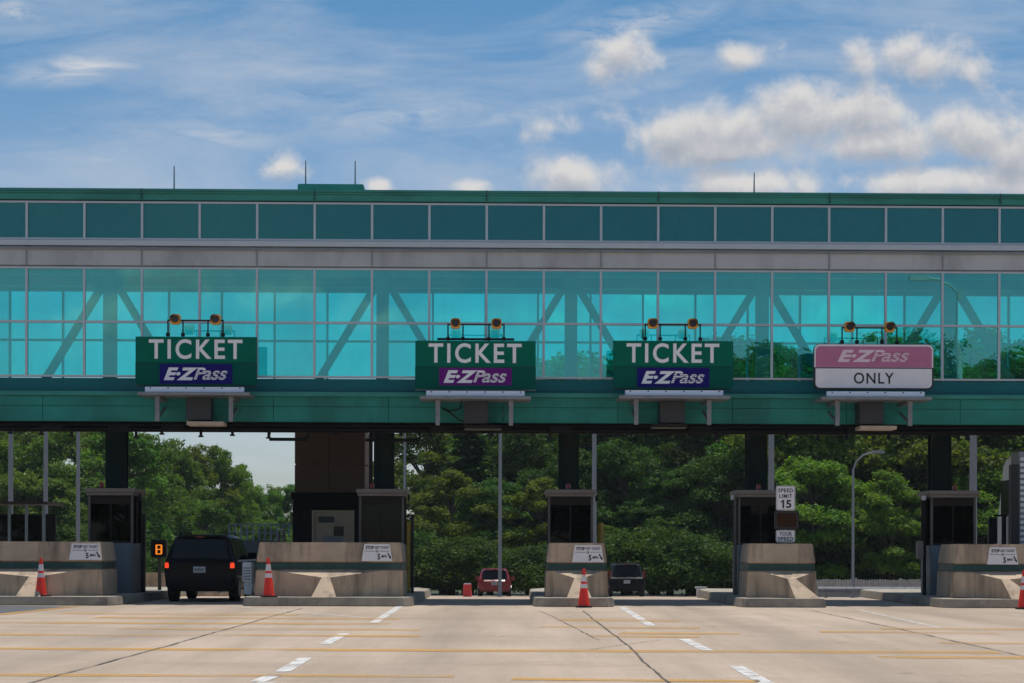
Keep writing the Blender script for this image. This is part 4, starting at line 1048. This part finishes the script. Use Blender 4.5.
blobs = [(622,52,40,28,1),(600,70,22,16,.6),(745,56,40,17,.75),(560,128,34,16,.3),(605,118,24,14,.35),(672,136,46,34,1),(730,126,64,36,1.0),(800,114,68,42,1.05),(868,110,58,38,1.0),(720,146,105,22,.95),(880,142,85,26,1.0),
 (975,132,60,34,.95),(1030,150,60,34,1),(575,174,56,26,1),(745,184,78,22,1),(950,182,130,24,1),(862,62,26,22,.5),(925,62,56,32,.7),(970,70,36,24,.45),(283,167,30,19,.9),(375,186,18,10,.9),(465,187,22,10,.8),(1100,120,80,60,1),(770,285,60,45,1.0),(835,330,55,40,1.0),(660,300,60,22,.6),(560,320,50,20,.5)]
def vadd(a, vec):
    n = N(nt, 'ShaderNodeVectorMath', operation='ADD'); nt.links.new(a, n.inputs[0])
    if isinstance(vec, tuple): n.inputs[1].default_value = vec
    else: nt.links.new(vec, n.inputs[1])
    return n.outputs[0]
def density(uvv, det=9):
    nz = N(nt, 'ShaderNodeTexNoise'); nz.inputs['Scale'].default_value = 38; nz.inputs['Detail'].default_value = det; nz.inputs['Roughness'].default_value = .60; nz.inputs['Distortion'].default_value = .25; nt.links.new(uvv, nz.inputs['Vector'])
    cur = None
    for px, py, rx, ry, wt in blobs:
        s = N(nt, 'ShaderNodeMapping'); s.vector_type = 'POINT'
        s.inputs['Scale'].default_value = (F/rx, F/ry, 0); s.inputs['Location'].default_value = (-(px-512)/rx, -(550-py)/ry, 0)
        nt.links.new(uvv, s.inputs[0])
        ln = N(nt, 'ShaderNodeVectorMath', operation='LENGTH'); nt.links.new(s.outputs[0], ln.inputs[0])
        val = math_(nt, 'MULTIPLY', math_(nt, 'SUBTRACT', 1.12, ln.outputs['Value']), wt)
        cur = val if cur is None else math_(nt, 'SMOOTH_MAX', cur, val, .25)
    return math_(nt, 'ADD', cur, math_(nt, 'MULTIPLY', math_(nt, 'SUBTRACT', nz.outputs[0], .5), 2.1)), nz.outputs[0]
d0, n0 = density(uv)
d1, n1 = density(vadd(uv, (0.0015, .008, 0)), 5)
alpha = N(nt, 'ShaderNodeMapRange'); alpha.interpolation_type = 'SMOOTHSTEP'
nt.links.new(d0, alpha.inputs[0]); alpha.inputs[1].default_value = -.02; alpha.inputs[2].default_value = .80
# shading: less dense above -> brighter
sh = math_(nt, 'SUBTRACT', math_(nt, 'MULTIPLY', d0, .25), math_(nt, 'MULTIPLY', d1, .62))
sh = math_(nt, 'ADD', sh, .86, clamp=True)
ccol = ramp(nt, sh, [(.30, (3.9,4.2,4.8)), (.62, (5.1,5.25,5.65)), (.92, (6.9,6.8,6.75))])
# cirrus
mp = N(nt, 'ShaderNodeMapping'); mp.inputs['Rotation'].default_value = (0,0,R(-14)); mp.inputs['Scale'].default_value = (5,24,1); nt.links.new(uv, mp.inputs[0])
cz = N(nt, 'ShaderNodeTexNoise'); cz.inputs['Scale'].default_value = 1.0; cz.inputs['Detail'].default_value = 10; cz.inputs['Roughness'].default_value = .62; cz.inputs['Distortion'].default_value = .6; nt.links.new(mp.outputs[0], cz.inputs['Vector'])
cir = ramp(nt, cz.outputs[0], [(.42, (0,0,0)), (.80, (.75,)*3)])
def wisp(cur, px, py, rx, ry, rot, amt):
    a = N(nt, 'ShaderNodeVectorMath', operation='SUBTRACT'); nt.links.new(uv, a.inputs[0]); a.inputs[1].default_value = ((px-512)/F, (550-py)/F, 0)
    m_ = N(nt, 'ShaderNodeMapping'); m_.vector_type = 'TEXTURE'; m_.inputs['Rotation'].default_value = (0,0,R(rot)); m_.inputs['Scale'].default_value = (rx/F, ry/F, 1); nt.links.new(a.outputs[0], m_.inputs[0])
    l = N(nt, 'ShaderNodeVectorMath', operation='LENGTH'); nt.links.new(m_.outputs[0], l.inputs[0])
    f = math_(nt, 'SUBTRACT', 1, l.outputs['Value'], clamp=True)
    f = math_(nt, 'MULTIPLY', f, math_(nt, 'MULTIPLY_ADD', fine.outputs[0], 3.2, -1.05, clamp=True)); f = math_(nt, 'MULTIPLY', f, amt)
    return math_(nt, 'MAXIMUM', cur, f)
mp2 = N(nt, 'ShaderNodeMapping'); mp2.inputs['Rotation'].default_value = (0,0,R(-10)); mp2.inputs['Scale'].default_value = (22,75,1); nt.links.new(uv, mp2.inputs[0])
fine = N(nt, 'ShaderNodeTexNoise'); fine.inputs['Scale'].default_value = 1; fine.inputs['Detail'].default_value = 9; fine.inputs['Roughness'].default_value = .65; fine.inputs['Distortion'].default_value = .8; nt.links.new(mp2.outputs[0], fine.inputs['Vector'])
for wv in ((75,70,95,22,6,1.2),(15,15,40,22,-8,1.1),(195,135,130,22,-4,.8),(400,115,150,34,8,.75),(640,22,120,22,10,1.0),(600,45,70,30,25,.7),(560,105,220,14,12,.7),(980,95,160,14,12,.6),(300,100,260,30,3,.5),(90,160,160,30,0,.5)): cir = wisp(cir, *wv)
# graded sky: deep blue overhead, pale near the rooftops
hz = N(nt, 'ShaderNodeMapRange'); nt.links.new(v, hz.inputs[0]); hz.inputs[1].default_value = .0; hz.inputs[2].default_value = .30
skyg = mixc(nt, sky.outputs[0], ramp(nt, hz.outputs[0], [(0,(.72,.76,.92)), (.35,(.80,.87,.95)), (.6,(.74,.84,.93)), (.95,(.40,.72,.88))]), 1.0, 'MULTIPLY')
c = mixc(nt, skyg, (6.0,6.3,6.8), cir)
c = mixc(nt, c, ccol, alpha.outputs[0])
nt.links.new(c, bg.inputs[0]); bg.inputs[1].default_value = .10
sl = bpy.data.lights.new('sun', 'SUN'); sl.energy = 4.2; sl.angle = R(.5); sl.color = (1,.95,.87)
so = bpy.data.objects.new('sun', sl); C.objects.link(so)
sd = Vector((math.sin(SUN_AZ)*math.cos(SUN_EL), math.cos(SUN_AZ)*math.cos(SUN_EL), math.sin(SUN_EL)))
so.rotation_euler = sd.to_track_quat('Z', 'Y').to_euler()

# ------------------------------------------------------------------ camera
cam = bpy.data.cameras.new('camera'); co = bpy.data.objects.new('camera', cam); C.objects.link(co)
co.location = (0,0,CAMH); co.rotation_euler = (R(90),R(-.16),0)
cam.sensor_width = 36; cam.lens = 36*F/1024; cam.shift_y = (550-341.5)/1024; cam.clip_end = 6000; cam.clip_start = .1
scene.camera = co
scene.render.engine = 'CYCLES'
scene.render.resolution_x = 1024; scene.render.resolution_y = 683
scene.view_settings.view_transform = 'Standard'; scene.view_settings.look = 'None'; scene.view_settings.exposure = 0; scene.view_settings.gamma = 1
scene.cycles.max_bounces = 10; scene.cycles.transparent_max_bounces = 12

hz_m, nt, out = newmat('haze_air'); pv = N(nt, 'ShaderNodeVolumePrincipled'); pv.inputs['Color'].default_value = (.80,.88,1,1); pv.inputs['Density'].default_value = .00013; pv.inputs['Anisotropy'].default_value = .2
nt.links.new(pv.outputs[0], out.inputs['Volume'])
p = MB(); p.box(-260,260,-70,320,-3.2,24); tag(p.build('haze', hz_m), kind='stuff')
